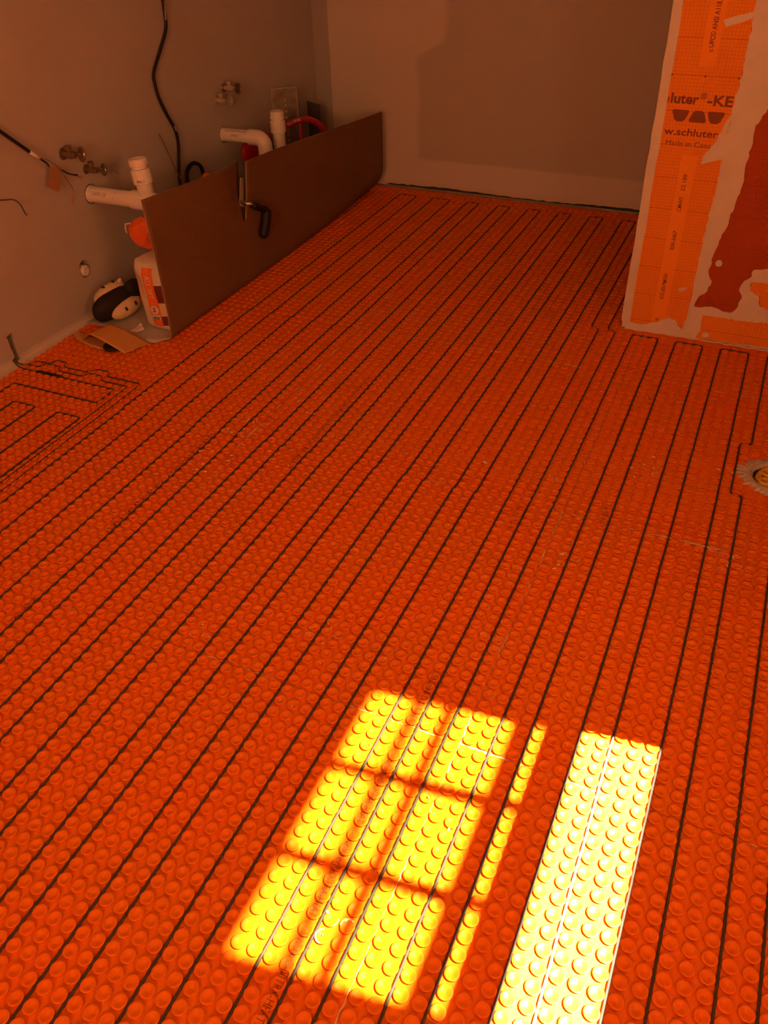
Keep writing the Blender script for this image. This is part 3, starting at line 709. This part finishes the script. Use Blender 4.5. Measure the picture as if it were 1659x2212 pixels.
md = board.modifiers.new('thick', 'SOLIDIFY'); md.thickness = 0.0022; md.offset = -1.0; md.material_offset = 1; md.material_offset_rim = 1
tag(board, 'large brown protection board folded upright on the orange floor, grey inside', 'board')

# ------------------------------------------------------------------ putty knife hooked through the slit
kn = tag(empty('putty_knife', (-62.2, 58, 5.4)), 'putty knife with black handle hanging in the slit of the brown board', 'putty knife')
obj('blade', *slab([(55.7, 9.6), (56.5, 9.9), (57.4, 13.2), (56.8, 13.4), (56.0, 11)], 0, -63.95, -63.82), M_PALEMET, kn)
obj('shank', *tube(smooth_path([(-63.85, 56.2, 10.6), (-63.0, 56.0, 10.55), (-62.3, 56.6, 10.3), (-62.1, 58.8, 9.05)], 5), [0.22] * 16, 8, sx=1.3), M_STEEL, kn, smooth=True)
obj('tang', *tube(smooth_path([(-62.25, 56.3, 10.25), (-62.1, 57.5, 9.6), (-62.0, 58.9, 8.8)], 4), [0.42] * 7 + [0.55, 0.5], 10), M_BLACKP, kn, smooth=True)
obj('handle', *tube(smooth_path([(-62.0, 58.95, 9.0), (-61.95, 58.8, 8.2), (-61.95, 58.3, 7.2), (-62.0, 57.8, 6.2), (-62.05, 57.6, 5.5)], 5), [0.4, 0.6, 0.68] + [0.68] * 14 + [0.6, 0.5, 0.35, 0.15], 12), M_BLACKP, kn, smooth=True)

# ------------------------------------------------------------------ mortar bag
bag = tag(empty('mortar_bag', (-67.8, 43, 0.05)), 'white and orange paper mortar bag standing behind the brown board', 'bag')
def bag_face(u, v):
    """front face of the bag: u across 0..1, v up 0..1"""
    lean = 0.35 * v
    x = -68.2 + 3.75 * u - 0.45 * v; y = 39.1 - 0.55 * math.sin(math.pi * u) * (0.6 + 0.4 * math.sin(math.pi * v)) + 1.2 * max(0, v - 0.88) / 0.12 * 0.5 + 0.25 * math.sin(v * 11 + u * 5) * 0.3
    if v < 0.06: y += 0.45 * (1 - v / 0.06)
    return (x, y, 0.08 + 8.4 * v)
nu, nv = 14, 22; V = []; F = []
for j in range(nv + 1):
    for i in range(nu + 1): V.append(bag_face(i / nu, j / nv))
for j in range(nv):
    for i in range(nu): F.append((j * (nu + 1) + i, j * (nu + 1) + i + 1, (j + 1) * (nu + 1) + i + 1, (j + 1) * (nu + 1) + i))
nb0 = len(V)
for j in range(nv + 1):
    for i in range(nu + 1):
        x, y, z = V[j * (nu + 1) + i]; V.append((x, 48.0 + 0.3 * math.sin(j * 0.6 + i), z))
for j in range(nv):
    for i in range(nu): F.append((nb0 + (j + 1) * (nu + 1) + i, nb0 + (j + 1) * (nu + 1) + i + 1, nb0 + j * (nu + 1) + i + 1, nb0 + j * (nu + 1) + i))
for j in range(nv):
    for i in (0, nu):
        a = j * (nu + 1) + i; b = a + nu + 1; F.append((a, b, b + nb0, a + nb0) if i == 0 else (b, a, a + nb0, b + nb0))
for i in range(nu):
    for j in (0, nv):
        a = j * (nu + 1) + i; b = a + 1; F.append((b, a, a + nb0, b + nb0) if j == 0 else (a, b, b + nb0, a + nb0))
bb = obj('bag_body', V, F, M_BAGW, bag, smooth=True)
def bag_panel(u0, u1, v0, v1, m, name, lift=0.03, parent=bb, nn=8):
    V = []; F = []
    for j in range(nn + 1):
        for i in range(4):
            x, y, z = bag_face(u0 + (u1 - u0) * i / 3, v0 + (v1 - v0) * j / nn); V.append((x, y - lift, z))
    for j in range(nn):
        for i in range(3): F.append((j * 4 + i, j * 4 + i + 1, j * 4 + 5 + i, j * 4 + 4 + i))
    return obj(name, V, F, m, parent)
def bag_text(body, u, v, w, h, m, lift=0.06):
    a, F = fit_text(body, w, h, 0.015); V = []
    for q in a:   # reads downwards
        x, y, z = bag_face(u + q[1] / 3.9, v - q[0] / 8.4); V.append((x, y - lift, z))
    return obj('lettering', V, F, m, bb)
bag_panel(0.36, 0.73, 0.08, 0.93, M_BAGO, 'printed_panel', nn=14)
bag_panel(0.01, 0.05, 0.30, 0.88, M_BAGO, 'printed_panel')
bag_panel(0.73, 0.99, 0.44, 0.70, M_BAGD, 'printed_panel')
bag_panel(0.75, 0.99, 0.26, 0.42, M_BAGC, 'printed_panel')
bag_panel(0.73, 0.99, 0.10, 0.24, M_BAGD, 'printed_panel', 0.035)
bag_text('ALL-SET', 0.45, 0.84, 2.9, 0.75, M_BAGC)
bag_text('W/B', 0.50, 0.375, 0.62, 0.42, M_INK, 0.11)
V = [bag_face(0.555 + 0.13 * math.cos(a), 0.335 + 0.062 * math.sin(a)) for a in np.linspace(0, 2 * math.pi, 24, endpoint=False)]
obj('round_badge', [(x, y - 0.075, z) for x, y, z in V], [tuple(range(24))], M_BAGW, bb)
bag_panel(0.41, 0.69, 0.185, 0.255, M_BAGW, 'barcode_label', 0.05, nn=2)
for k in range(9): bag_panel(0.43 + k * 0.027, 0.43 + k * 0.027 + random.choice((0.009, 0.016)), 0.19, 0.238, M_INK, 'barcode_bar', 0.075, nn=1)
for u in (0.14, 0.20, 0.26):
    bag_panel(u, u + 0.015, 0.5, 0.82, M_BAGO, 'printed_line', 0.03, nn=4)
# crumpled orange film on top of the bag
bm = bmesh.new(); bmesh.ops.create_icosphere(bm, subdivisions=2, radius=1)
for v in bm.verts:
    r = 1 + random.uniform(-0.16, 0.16); v.co = (-67.9 + 1.95 * v.co.x * r, 41.4 + 1.7 * v.co.y * r, 10.95 + 1.85 * v.co.z * r)
ob = obj('orange_wrapper', *from_bm(bm), M_ORBAG); tag(ob, 'crumpled orange plastic wrapper lying on top of the mortar bag', 'wrapper')
obj('white_edge', *tube([(-69.6, 40.4, 11.2), (-69.5, 40.2, 11.6), (-69.2, 40.0, 12.4), (-68.2, 39.7, 12.7)], 0.10, 6), M_WHITEP, ob)

# ------------------------------------------------------------------ knee pad
kp = tag(empty('knee_pad', (-73.4, 39.5, 0.05)), 'black knee pad with perforated cream shells by the grey wall', 'knee pad')
KPB = Matrix.Translation((-73.5, 39.7, 2.0)) @ Matrix.Rotation(math.radians(76), 4, 'Z') @ Matrix.Rotation(math.radians(-8), 4, 'Y') @ Matrix.Rotation(math.radians(16), 4, 'X')
def blob(sx, sy, sz, p=2.4, nlat=12, nlon=20, cutz=-1.0):
    V = []; F = []
    def sg(c): return math.copysign(abs(c) ** (2 / p), c)
    for i in range(nlat + 1):
        th = -math.pi / 2 + math.pi * i / nlat
        for k in range(nlon):
            ph = 2 * math.pi * k / nlon
            V.append((sx * sg(math.cos(th)) * sg(math.cos(ph)), sy * sg(math.cos(th)) * sg(math.sin(ph)), max(cutz, sz * sg(math.sin(th)))))
    for i in range(nlat):
        for k in range(nlon): F.append((i * nlon + k, i * nlon + (k + 1) % nlon, (i + 1) * nlon + (k + 1) % nlon, (i + 1) * nlon + k))
    return V, F
MB().add(blob(3.1, 1.25, 1.75, 2.6), xf=KPB).build('pad', M_BLACK, kp, True)
MB().add(blob(1.2, 0.9, 1.3), xf=KPB @ Matrix.Translation((2.9, -0.4, 0.9))).build('strap_end', M_BLACK, kp, True)
for s_, dz, ox in ((1, 0.75, 0.5), (-1, -0.35, 0.9)):
    X = KPB @ Matrix.Translation((ox, 1.15 * s_, dz))
    sh = MB().add(blob(2.35, 0.95, 1.15, 2.2), xf=X).build('shell', M_CREAM, kp, True)
    for hx in (-0.6, 0.95):
        n_ = Vector((0.0, 0.25, 1.0)) if s_ > 0 else Vector((-0.1, -0.8, 0.6)); n_.normalize()
        r_ = 1.0 / math.sqrt((n_.y / 0.95) ** 2 + (n_.z / 1.15) ** 2); c_ = n_ * r_ * 0.97; c_.x = hx
        MB().add(blob(0.27, 0.17, 0.12), xf=X @ Matrix.Translation(c_) @ n_.to_track_quat('Z', 'X').to_matrix().to_4x4()).build('shell_hole', M_INK, sh, True)
MB().add(blob(0.3, 0.25, 0.4), xf=KPB @ Matrix.Translation((2.3, 1.2, 1.5))).build('shell_tab', M_WHITEP, kp, True)

# ------------------------------------------------------------------ curled kraft paper, black puck under it, paper tag
V = []; F = []; na, nc = 26, 8
key = [(-75.5, 0.35), (-74.3, 0.18), (-73.2, 0.35), (-72.2, 1.1), (-71.3, 1.45), (-69.9, 1.25), (-68.4, 0.85), (-67.0, 0.45), (-65.9, 0.15)]
kk = smooth_path([(a, b, 0) for a, b in key], 4)
for i, q in enumerate(kk):
    t = i / (len(kk) - 1)
    yc = 34.0 + 0.3 * math.sin(t * 3); w = (0.5 + 2.9 * min(1, t * 2.2)) / 2
    for k in range(nc + 1):
        c = k / nc * 2 - 1; V.append((q[0] + 0.45 * c * t, yc + c * w + 0.4 * t * (c < 0) * c, max(0.03, q[1] - 0.12 * c * (1 if t > .3 else 0))))
for i in range(len(kk) - 1):
    for k in range(nc): F.append((i * (nc + 1) + k, i * (nc + 1) + k + 1, (i + 1) * (nc + 1) + k + 1, (i + 1) * (nc + 1) + k))
n0 = len(V)
for i in range(13):     # the lower layer of the fold, lying on the studs
    t = i / 12
    for k in range(5):
        c = k / 4 * 2 - 1; V.append((-75.4 + 7.6 * t, 33.9 - 1.0 * t + c * (0.4 + 0.8 * math.sin(t * math.pi * 0.9)), 0.03 + 0.12 * (1 - t) + 0.06 * abs(c)))
for i in range(12):
    for k in range(4): F.append((n0 + i * 5 + k, n0 + i * 5 + k + 1, n0 + (i + 1) * 5 + k + 1, n0 + (i + 1) * 5 + k))
kpz = obj('kraft_paper', V, F, M_KPAPER, smooth=True); md = kpz.modifiers.new('t', 'SOLIDIFY'); md.thickness = 0.0006; md.offset = 0
tag(kpz, 'curled scrap of tan kraft paper at the foot of the wall', 'paper')
dk = obj('rubber_puck', *lathe((-68.7, 33.0, 0.12), (0, 0, 1), [(1.15, 0), (1.25, 0.1), (1.25, 0.3), (1.1, 0.42)], 28), M_BLACK)
tag(dk, 'black round puck under the curled kraft paper', 'puck')
tg = obj('paper_tag', [(-69.7, 37.3, 0.1), (-68.6, 37.35, 0.15), (-67.9, 37.9, 0.35), (-68.9, 38.6, 0.75), (-69.1, 38.0, 0.45), (-69.7, 37.3, 0.12)], [(0, 1, 2, 4), (2, 3, 4)], M_WHITEP)
md = tg.modifiers.new('t', 'SOLIDIFY'); md.thickness = 0.0005
tag(tg, 'small white paper tag lying beside the mortar bag', 'tag')
for k in range(2):
    obj('printed_line', [(-69.2 + 0.35 * k, 37.5 + 0.12 * k, 0.28 + .03 * k), (-68.7 + 0.3 * k, 38.2, 0.62), (-68.62 + 0.3 * k, 38.2, 0.62), (-69.1 + 0.35 * k, 37.5 + 0.12 * k, 0.28 + .03 * k)], [(0, 1, 2, 3)], M_RED, tg)

# ------------------------------------------------------------------ drain stubs on the left wall
def collar_band(base, axis, r, h, name, m, parent): return obj(name, *lathe(base, axis, [(r, 0), (r, h)], 24), m, parent, smooth=False)
dp = tag(empty('waste_pipe', (-72, 44, 12.8)), 'white plastic waste pipe with capped riser at the near end of the brown board', 'pipe', 'white waste pipes on the left wall')
obj('pipe', *lathe((XW(44) - 1.0, 43.9, 13.85), (1, 0, 0), [(0.92, 0), (0.92, 7.9)], 24), M_PVC, dp, smooth=False)
obj('wall_ring', *lathe((XW(44) - 0.02, 43.9, 13.85), (1, 0, 0), [(1.02, 0), (1.0, 0.10), (0.93, 0.16)], 24), M_PVC, dp)
obj('tee', *lathe((-70.6, 43.9, 13.85), (1, 0, 0), [(1.10, 0), (1.10, 2.6), (1.0, 3.3)], 24), M_PVCCAP, dp)
rax = np.array([-0.10, 0, 1.0])
obj('riser', *lathe((-68.35, 44.0, 12.2), rax, [(0.92, 0), (0.92, 4.4)], 24), M_PVC, dp)
obj('coupling', *lathe((-68.72, 44.0, 15.9), rax, [(1.06, 0), (1.12, 0.1), (1.12, 1.5), (1.04, 1.62)], 24), M_PVCCAP, dp)
obj('cap', *lathe((-68.9, 44.0, 17.55), rax, [(1.0, 0), (0.86, 0.08), (0.86, 0.25), (1.05, 0.32), (1.08, 0.45), (1.08, 0.98), (0.95, 1.1), (0.55, 1.1), (0.5, 1.02)], 24), M_PVCCAP, dp)
def pipe_text(body, cx0, yc, zc, r, ang, w, h, m, parent):
    """lettering wrapped on a pipe that runs along x"""
    a, F = fit_text(body, w, h, 0.01); V = []
    for q in a:
        th = ang + (q[1] - h / 2) / r; V.append((cx0 + q[0], yc - r * 1.012 * math.cos(th), zc + r * 1.012 * math.sin(th)))
    obj('lettering', V, F, m, parent)
pipe_text('2 IN PVC 1120', XW(44) + 0.9, 43.9, 13.85, 0.92, 0.45, 2.0, 0.35, M_PVCTXT, dp)
pipe_text('/', XW(44) + 3.9, 43.9, 13.85, 0.92, 0.55, 0.4, 0.8, M_PVCTXT, dp)
def riser_text(cx, cy, z, r, body, w, h, parent, m=M_INK):
    a, F = fit_text(body, w, h, 0.02); V = []
    for q in a:
        th = math.radians(-62) + (q[0] - w / 2) / r; V.append((cx + r * 1.015 * math.cos(th), cy + r * 1.015 * math.sin(th), z + q[1]))
    obj('lettering', V, F, m, parent)
riser_text(-68.78, 44.0, 16.2, 1.12, 'PVC 2', 0.85, 0.28, dp)
d2 = tag(empty('waste_pipe', (-72, 73, 11)), 'white plastic waste pipe with red print bending down beside the red tool', 'pipe', 'white waste pipes on the left wall')
obj('pipe', *lathe((XW(72) - 1.0, 72.4, 13.85), (1, 0, 0), [(0.88, 0), (0.88, 6.2)], 24), M_PVC, d2)
obj('wall_ring', *lathe((XW(72) - 0.02, 72.4, 13.85), (1, 0, 0), [(0.99, 0), (0.97, 0.10), (0.89, 0.16)], 24), M_PVC, d2)
el = [(-70.75 + 1.25 * math.sin(a), 72.4, 12.6 + 1.25 * math.cos(a)) for a in np.linspace(0, math.pi / 2, 10)]
obj('elbow', *tube([(-71.9, 72.4, 13.85)] + el + [(-69.5, 72.4, 11.2)], 1.06, 24), M_PVCCAP, d2)
obj('trap', *tube(smooth_path([(-69.5, 72.4, 11.3), (-69.5, 72.4, 8.5), (-69.5, 72.8, 6.9), (-69.5, 74.4, 6.1), (-69.5, 76.0, 6.9), (-69.5, 76.4, 8.5), (-69.5, 76.4, 9.2)], 5), 0.9, 20), M_PVC, d2)
obj('riser', *lathe((-69.5, 76.4, 9.0), (0, 0, 1), [(0.9, 0), (0.9, 5.5)], 24), M_PVC, d2)
obj('coupling', *lathe((-69.5, 76.4, 13.7), (0, 0, 1), [(1.05, 0), (1.1, 0.1), (1.1, 1.55), (1.02, 1.65)], 24), M_PVCCAP, d2)
obj('cap', *lathe((-69.5, 76.4, 15.35), (0, 0, 1), [(1.0, 0), (0.86, 0.06), (0.86, 0.2), (1.06, 0.26), (1.06, 0.4), (0.98, 0.45), (0.98, 1.15), (0.9, 1.25), (0.5, 1.25), (0.45, 1.18)], 24), M_PVCCAP, d2)
pipe_text('2 IN PVC-DWV SCH 40', XW(72) + 0.6, 72.4, 13.85, 0.88, 0.95, 4.2, 0.28, M_PVCRED, d2)
pipe_text('PVC', XW(72) + 1.9, 72.4, 13.85, 0.88, 0.2, 1.0, 0.34, M_PVCTXT, d2)
# capped stub in the lower hole
st = obj('pipe_stub', *lathe((-78.6, 39.85, 5.75), (1, 0, 0), [(0.66, 0), (0.70, 1.5), (0.66, 1.75), (0.45, 1.85), (0.2, 1.8)], 9), M_PVCCAP); tag(st, 'white capped pipe stub in the hole low on the grey wall', 'pipe stub')

# ------------------------------------------------------------------ shut-off valves
def valve(y, z, reach, hand, label, big=1.0, mb=None, mh=None):
    mb = mb or M_BRASS; mh = mh or M_CHROME
    x = XW(y); v = tag(empty('shutoff_valve', (x, y, z)), label, 'valve', 'shut-off valves on the left wall')
    obj('escutcheon', *lathe((x - 0.05, y, z), (1, 0, 0), [(0.55 * big, 0), (0.5 * big, 0.1), (0.28 * big, 0.16)], 18), mh, v)
    obj('valve_body', *lathe((x, y, z), (1, 0, 0), [(0.26 * big, 0), (0.26 * big, 0.5), (0.36 * big, 0.55), (0.36 * big, 1.3 * reach), (0.30 * big, 1.35 * reach), (0.30 * big, 1.7 * reach), (0.2 * big, 1.75 * reach)], 14), mb, v)
    hp = np.array([x + 1.0 * reach, y, z]); ha = np.array([0.35, hand, -0.15])
    obj('valve_outlet', *lathe(hp, (0, -0.1, 1), [(0.22 * big, 0), (0.22 * big, 0.55), (0.33 * big, 0.6), (0.33 * big, 0.95), (0.2 * big, 1.0)], 12), mb, v)
    obj('valve_stem', *lathe(hp, ha, [(0.2 * big, 0), (0.2 * big, 1.0), (0.14 * big, 1.05), (0.14 * big, 1.35)], 12), mh, v)
    e = hp + ha / np.linalg.norm(ha) * 1.25
    obj('valve_handle', *lathe(e, ha, [(0.2, -0.05), (0.62 * big, 0.0), (0.68 * big, 0.12), (0.62 * big, 0.26), (0.12, 0.34), (0.1, 0.42)], 18), mh, v)
valve(41.0, 19.2, 1.0, 0.75, 'brass shut-off valve with oval handle, nearest and highest above the capped white pipe', 1.3)
valve(44.0, 16.7, 0.95, 0.7, 'small brass shut-off valve just above the nearer white waste pipe', 1.05)
valve(73.9, 19.7, 1.0, 0.75, 'pale shut-off valve on the grey wall, upper of the far pair', 1.15, M_PALEMET)
valve(71.6, 18.55, 0.95, 0.75, 'pale shut-off valve on the grey wall, lower of the far pair', 1.05, M_PALEMET, M_PALEMET)

# ------------------------------------------------------------------ cables on the left wall
def wcable(name, pts, r, m, label, cat, out=0.35, n=6, seg=8):
    q = smooth_path([(XW(y) + (o if o is not None else out), y, z) for y, z, o in pts], n)
    return tag(obj(name, *tube(q, r, seg), m, smooth=True), label, cat)
hk = wcable('supply_cable', [(63.5, 36, .3), (62.9, 33.5, .5), (62.7, 31.2, .6), (62.6, 28.8, .5), (60.9, 26.6, .4), (58.9, 24.4, .4), (58.7, 23.0, .4), (59.0, 21.2, .45), (60.0, 19.0, .5), (61.0, 17.2, .5), (61.2, 15.4, .5), (60.7, 13.2, .5), (60.0, 11.0, .6), (60.2, 8.5, .8), (61, 5, 1.0), (61.5, 0.5, 1.2)], 0.20, M_BLACK,
            'black cable with worn patches hanging down the grey wall', 'cable')
M_WORN = mat('worn_cable_white', (0.34, 0.31, 0.29), 0.7)
for (a, b, c, d) in ((62.75, 31.6, 62.65, 29.6), (60.75, 17.7, 61.05, 17.0)):
    obj('worn_patch', *tube([(XW(a) + 0.7, a - .05, b), (XW(a) + 0.72, (a + c) / 2 - .05, (b + d) / 2), (XW(c) + 0.68, c - .05, d)], 0.10, 6), M_WORN, hk)
wcable('ground_wire', [(57.9, 17.4, .25), (58.6, 15.4, .5), (59.3, 12.9, .7), (60.2, 10.6, .9), (60.6, 8.0, 1.0)], 0.075, M_COPPER, 'thin copper wire crossing beside the black hanging cable', 'wire', seg=6)
hl = wcable('hose_loop', [(61.4, 7.5, 1.0), (61.4, 10.2, .8), (61.7, 11.7, .8), (63.2, 12.35, .8), (64.7, 11.6, .8), (65.2, 10.2, .8), (65.4, 7.5, 1.0)], 0.27, M_BLACK, 'black hose loop showing just above the brown board', 'hose')
rp = MB().add(blob(0.55, 0.8, 1.0), xf=Matrix.Translation((-74.6, 64.3, 9.9))).build('red_grip', M_BAGO, smooth=True)
tag(rp, 'small red grip inside the black hose loop', 'grip')
th = tag(empty('thermostat_lead', (-76.3, 34, 20)), 'thick black cable end with stripped wires and a paper flag on the grey wall', 'cable')
def wp_(y, z, o): return (XW(y) + o, y, z)
obj('jacket', *tube(smooth_path([wp_(28.5, 27.5, .2), wp_(32.2, 24.0, .6), wp_(35.6, 20.8, .8)], 5), 0.20, 8), M_BLACK, th, smooth=True)
obj('white_sheath', *tube([wp_(35.5, 20.9, .8), wp_(36.6, 19.95, .85)], 0.21, 8), M_PVC, th, smooth=True)
for pts, m, r in (([(36.5, 20.0, .85), (37.4, 19.2, .9), (37.6, 18.7, .9)], M_BLACK, 0.10), ([(36.5, 20.05, .85), (37.9, 19.3, .95), (39.3, 17.9, 1.0), (40.2, 17.3, 1.0), (41.3, 16.7, 1.0)], M_COPPER, 0.05),
                  ([(39.2, 18.0, 1.0), (40.2, 17.3, 1.05), (41.4, 16.85, 1.0)], M_BLACK, 0.085), ([(39.2, 17.7, 1.0), (39.8, 16.4, 1.0), (40.3, 15.3, .9), (39.9, 14.5, .8), (39.85, 13.9, .7)], M_COPPER, 0.06), ([(41.2, 16.8, 1.0), (42.2, 16.4, 1.0)], M_COPPER, 0.05), ([(41.2, 16.8, 1.0), (42.0, 16.1, 1.0)], M_COPPER, 0.04)):
    obj('wire', *tube(smooth_path([wp_(*q) for q in pts], 5), r, 6), m, th, smooth=True)
M_FLAG = mat('brown_tape_flag', (0.36, 0.18, 0.08), 0.5)
fv_ = [wp_(37.5, 18.9, .95), wp_(38.9, 18.3, 1.0), wp_(38.7, 17.2, 1.1), wp_(37.9, 15.9, 1.05), wp_(36.5, 16.9, 1.0), wp_(37.2, 17.9, 1.05)]
fg = obj('paper_flag', fv_, [(0, 1, 2, 5), (5, 2, 3, 4)], M_FLAG, th); md = fg.modifiers.new('t', 'SOLIDIFY'); md.thickness = 0.0005
wcable('loose_wire', [(27.0, 18.3, .1), (30.1, 17.35, .6), (31.6, 16.95, .7), (32.3, 16.3, .75), (32.6, 15.2, .8), (32.8, 14.95, .8)], 0.065, M_CABLE, 'thin dark wire poking from the wall at the left edge', 'wire', seg=6)

# ------------------------------------------------------------------ tools standing in the far corner
gp = tag(empty('guard_plate', (-74, 88, 8)), 'shiny steel plate with a row of dimples by the far end of the grey wall', 'plate')
A = np.array([-75.85, 85.66, 17.26]); B = np.array([-72.75, 88.31, 17.26])
u = (B - A) / np.linalg.norm(B - A); wdt = np.linalg.norm(B - A); nrm = np.cross(u, (0, 0, 1))
def pp(a, h, d): return tuple(A + u * a + np.array([0.0, 0, -h]) + nrm * d)
def plate_box(a0, a1, h0, h1, d0, d1):
    V = [pp(a, h, d) for d in (d0, d1) for a, h in ((a0, h0), (a1, h0), (a1, h1), (a0, h1))]
    return V, [(0, 1, 2, 3), (7, 6, 5, 4), (0, 4, 5, 1), (1, 5, 6, 2), (2, 6, 7, 3), (3, 7, 4, 0)]

obj('plate', *plate_box(0, wdt, 0, 17.1, -0.03, 0.03), M_SILVER, gp)
for a in (0.03, wdt - 0.13): obj('rolled_edge', *plate_box(a, a + 0.10, 0, 17.1, -0.10, 0.10), M_PALEMET, gp)
obj('rolled_edge', *plate_box(0, wdt, -0.02, 0.10, -0.10, 0.10), M_PALEMET, gp)
for k in range(9):
    c = np.array(pp(wdt * 0.53, 1.7 + 0.85 * k, 0.0)); sgn = 1.0 if nrm[1] < 0 else -1.0
    obj('dimple', *lathe(c, nrm * sgn, [(0.24, 0.02), (0.2, 0.07), (0.12, 0.10), (0.02, 0.11)], 14), M_PALEMET, gp, smooth=True)
A2 = np.array([-75.7, 96.7, 13.3]); B2 = np.array([-72.4, 94.9, 13.3]); A, B = A2, B2
u = (B - A) / np.linalg.norm(B - A); wdt = np.linalg.norm(B - A); nrm = np.cross(u, (0, 0, 1))
dpz = obj('dark_plate', *plate_box(0, wdt, 0, 13.15, -0.08, 0.08), M_PLATE)
tag(dpz, 'dark rectangular plate standing in the far left corner', 'plate')

rt = tag(empty('tile_tool', (-70.5, 84, 0.1)), 'red tool with arched handle and black feet standing behind the brown board', 'tool')
hp_ = smooth_path([(-72.15, 80.0, 10.8), (-72.0, 80.6, 12.0), (-71.5, 81.9, 13.05), (-70.7, 84.2, 13.45), (-69.8, 86.3, 13.2), (-69.0, 87.7, 12.3), (-68.5, 88.3, 11.2)], 5)
hd = obj('arch_handle', *tube(hp_, 0.46, 12), M_RED, rt, smooth=True)
a, F = fit_text('Goldblatt', 2.6, 0.42, 0.01); V = []
hh = [np.array(q) for q in hp_]; L_ = np.cumsum([0] + [np.linalg.norm(b - c) for b, c in zip(hh[1:], hh[:-1])])
for q in a:
    d = 3.3 + q[0]; pt = np.array([np.interp(d, L_, [h[k] for h in hh]) for k in range(3)]); pt2 = np.array([np.interp(d + 0.1, L_, [h[k] for h in hh]) for k in range(3)])
    tg_ = pt2 - pt; tg_ /= np.linalg.norm(tg_); sd_ = np.cross(tg_, (0, 0, 1)); sd_ /= np.linalg.norm(sd_)
    th_ = 0.55 + (q[1] - 0.21) / 0.46; upv = np.cross(sd_, tg_)
    V.append(tuple(pt + (sd_ * math.cos(th_) + upv * math.sin(th_)) * 0.475))
obj('lettering', V, F, M_WHITEP, hd)
for c in ((-72.15, 79.9), (-68.45, 88.4)):
    obj('foot_grip', *box(c[0] - 0.5, c[0] + 0.5, c[1] - 0.7, c[1] + 0.7, 9.4, 11.0, 0.2), M_BLACKP, rt)
obj('post', *tube([(-70.5, 84.6, 9.5), (-70.5, 84.6, 13.3)], 0.25, 8), M_RED, rt)
def beam(p0, p1, w, z0, z1):
    p0 = np.array(p0, float); p1 = np.array(p1, float); d = (p1 - p0) / np.linalg.norm(p1 - p0); nn = np.array([-d[1], d[0]]) * w / 2
    q = [p0 - nn, p1 - nn, p1 + nn, p0 + nn]
    return [(a[0], a[1], z0) for a in q] + [(a[0], a[1], z1) for a in q], [(3, 2, 1, 0), (4, 5, 6, 7), (0, 1, 5, 4), (1, 2, 6, 5), (2, 3, 7, 6), (3, 0, 4, 7)]
obj('base', *beam((-72.3, 79.0), (-68.3, 89.0), 2.6, 0.1, 9.4), M_BLACKP, rt)
for dz, dw in ((9.4, 0.6), (10.3, 0.25)):
    obj('rail', *beam((-71.6, 80.6), (-69.0, 87.4), dw, dz, dz + 0.16), M_STEEL, rt)
fin = MB().add(blob(0.7, 4.2, 2.0, 2.6), xf=Matrix.Translation((-73.4, 76.3, 11.2)))
fin.build('side_housing', M_RED, rt, smooth=True)
obj('housing_leg', *box(-73.9, -72.9, 74.5, 78.5, 0.1, 10.5, 0.1), M_BLACKP, rt)
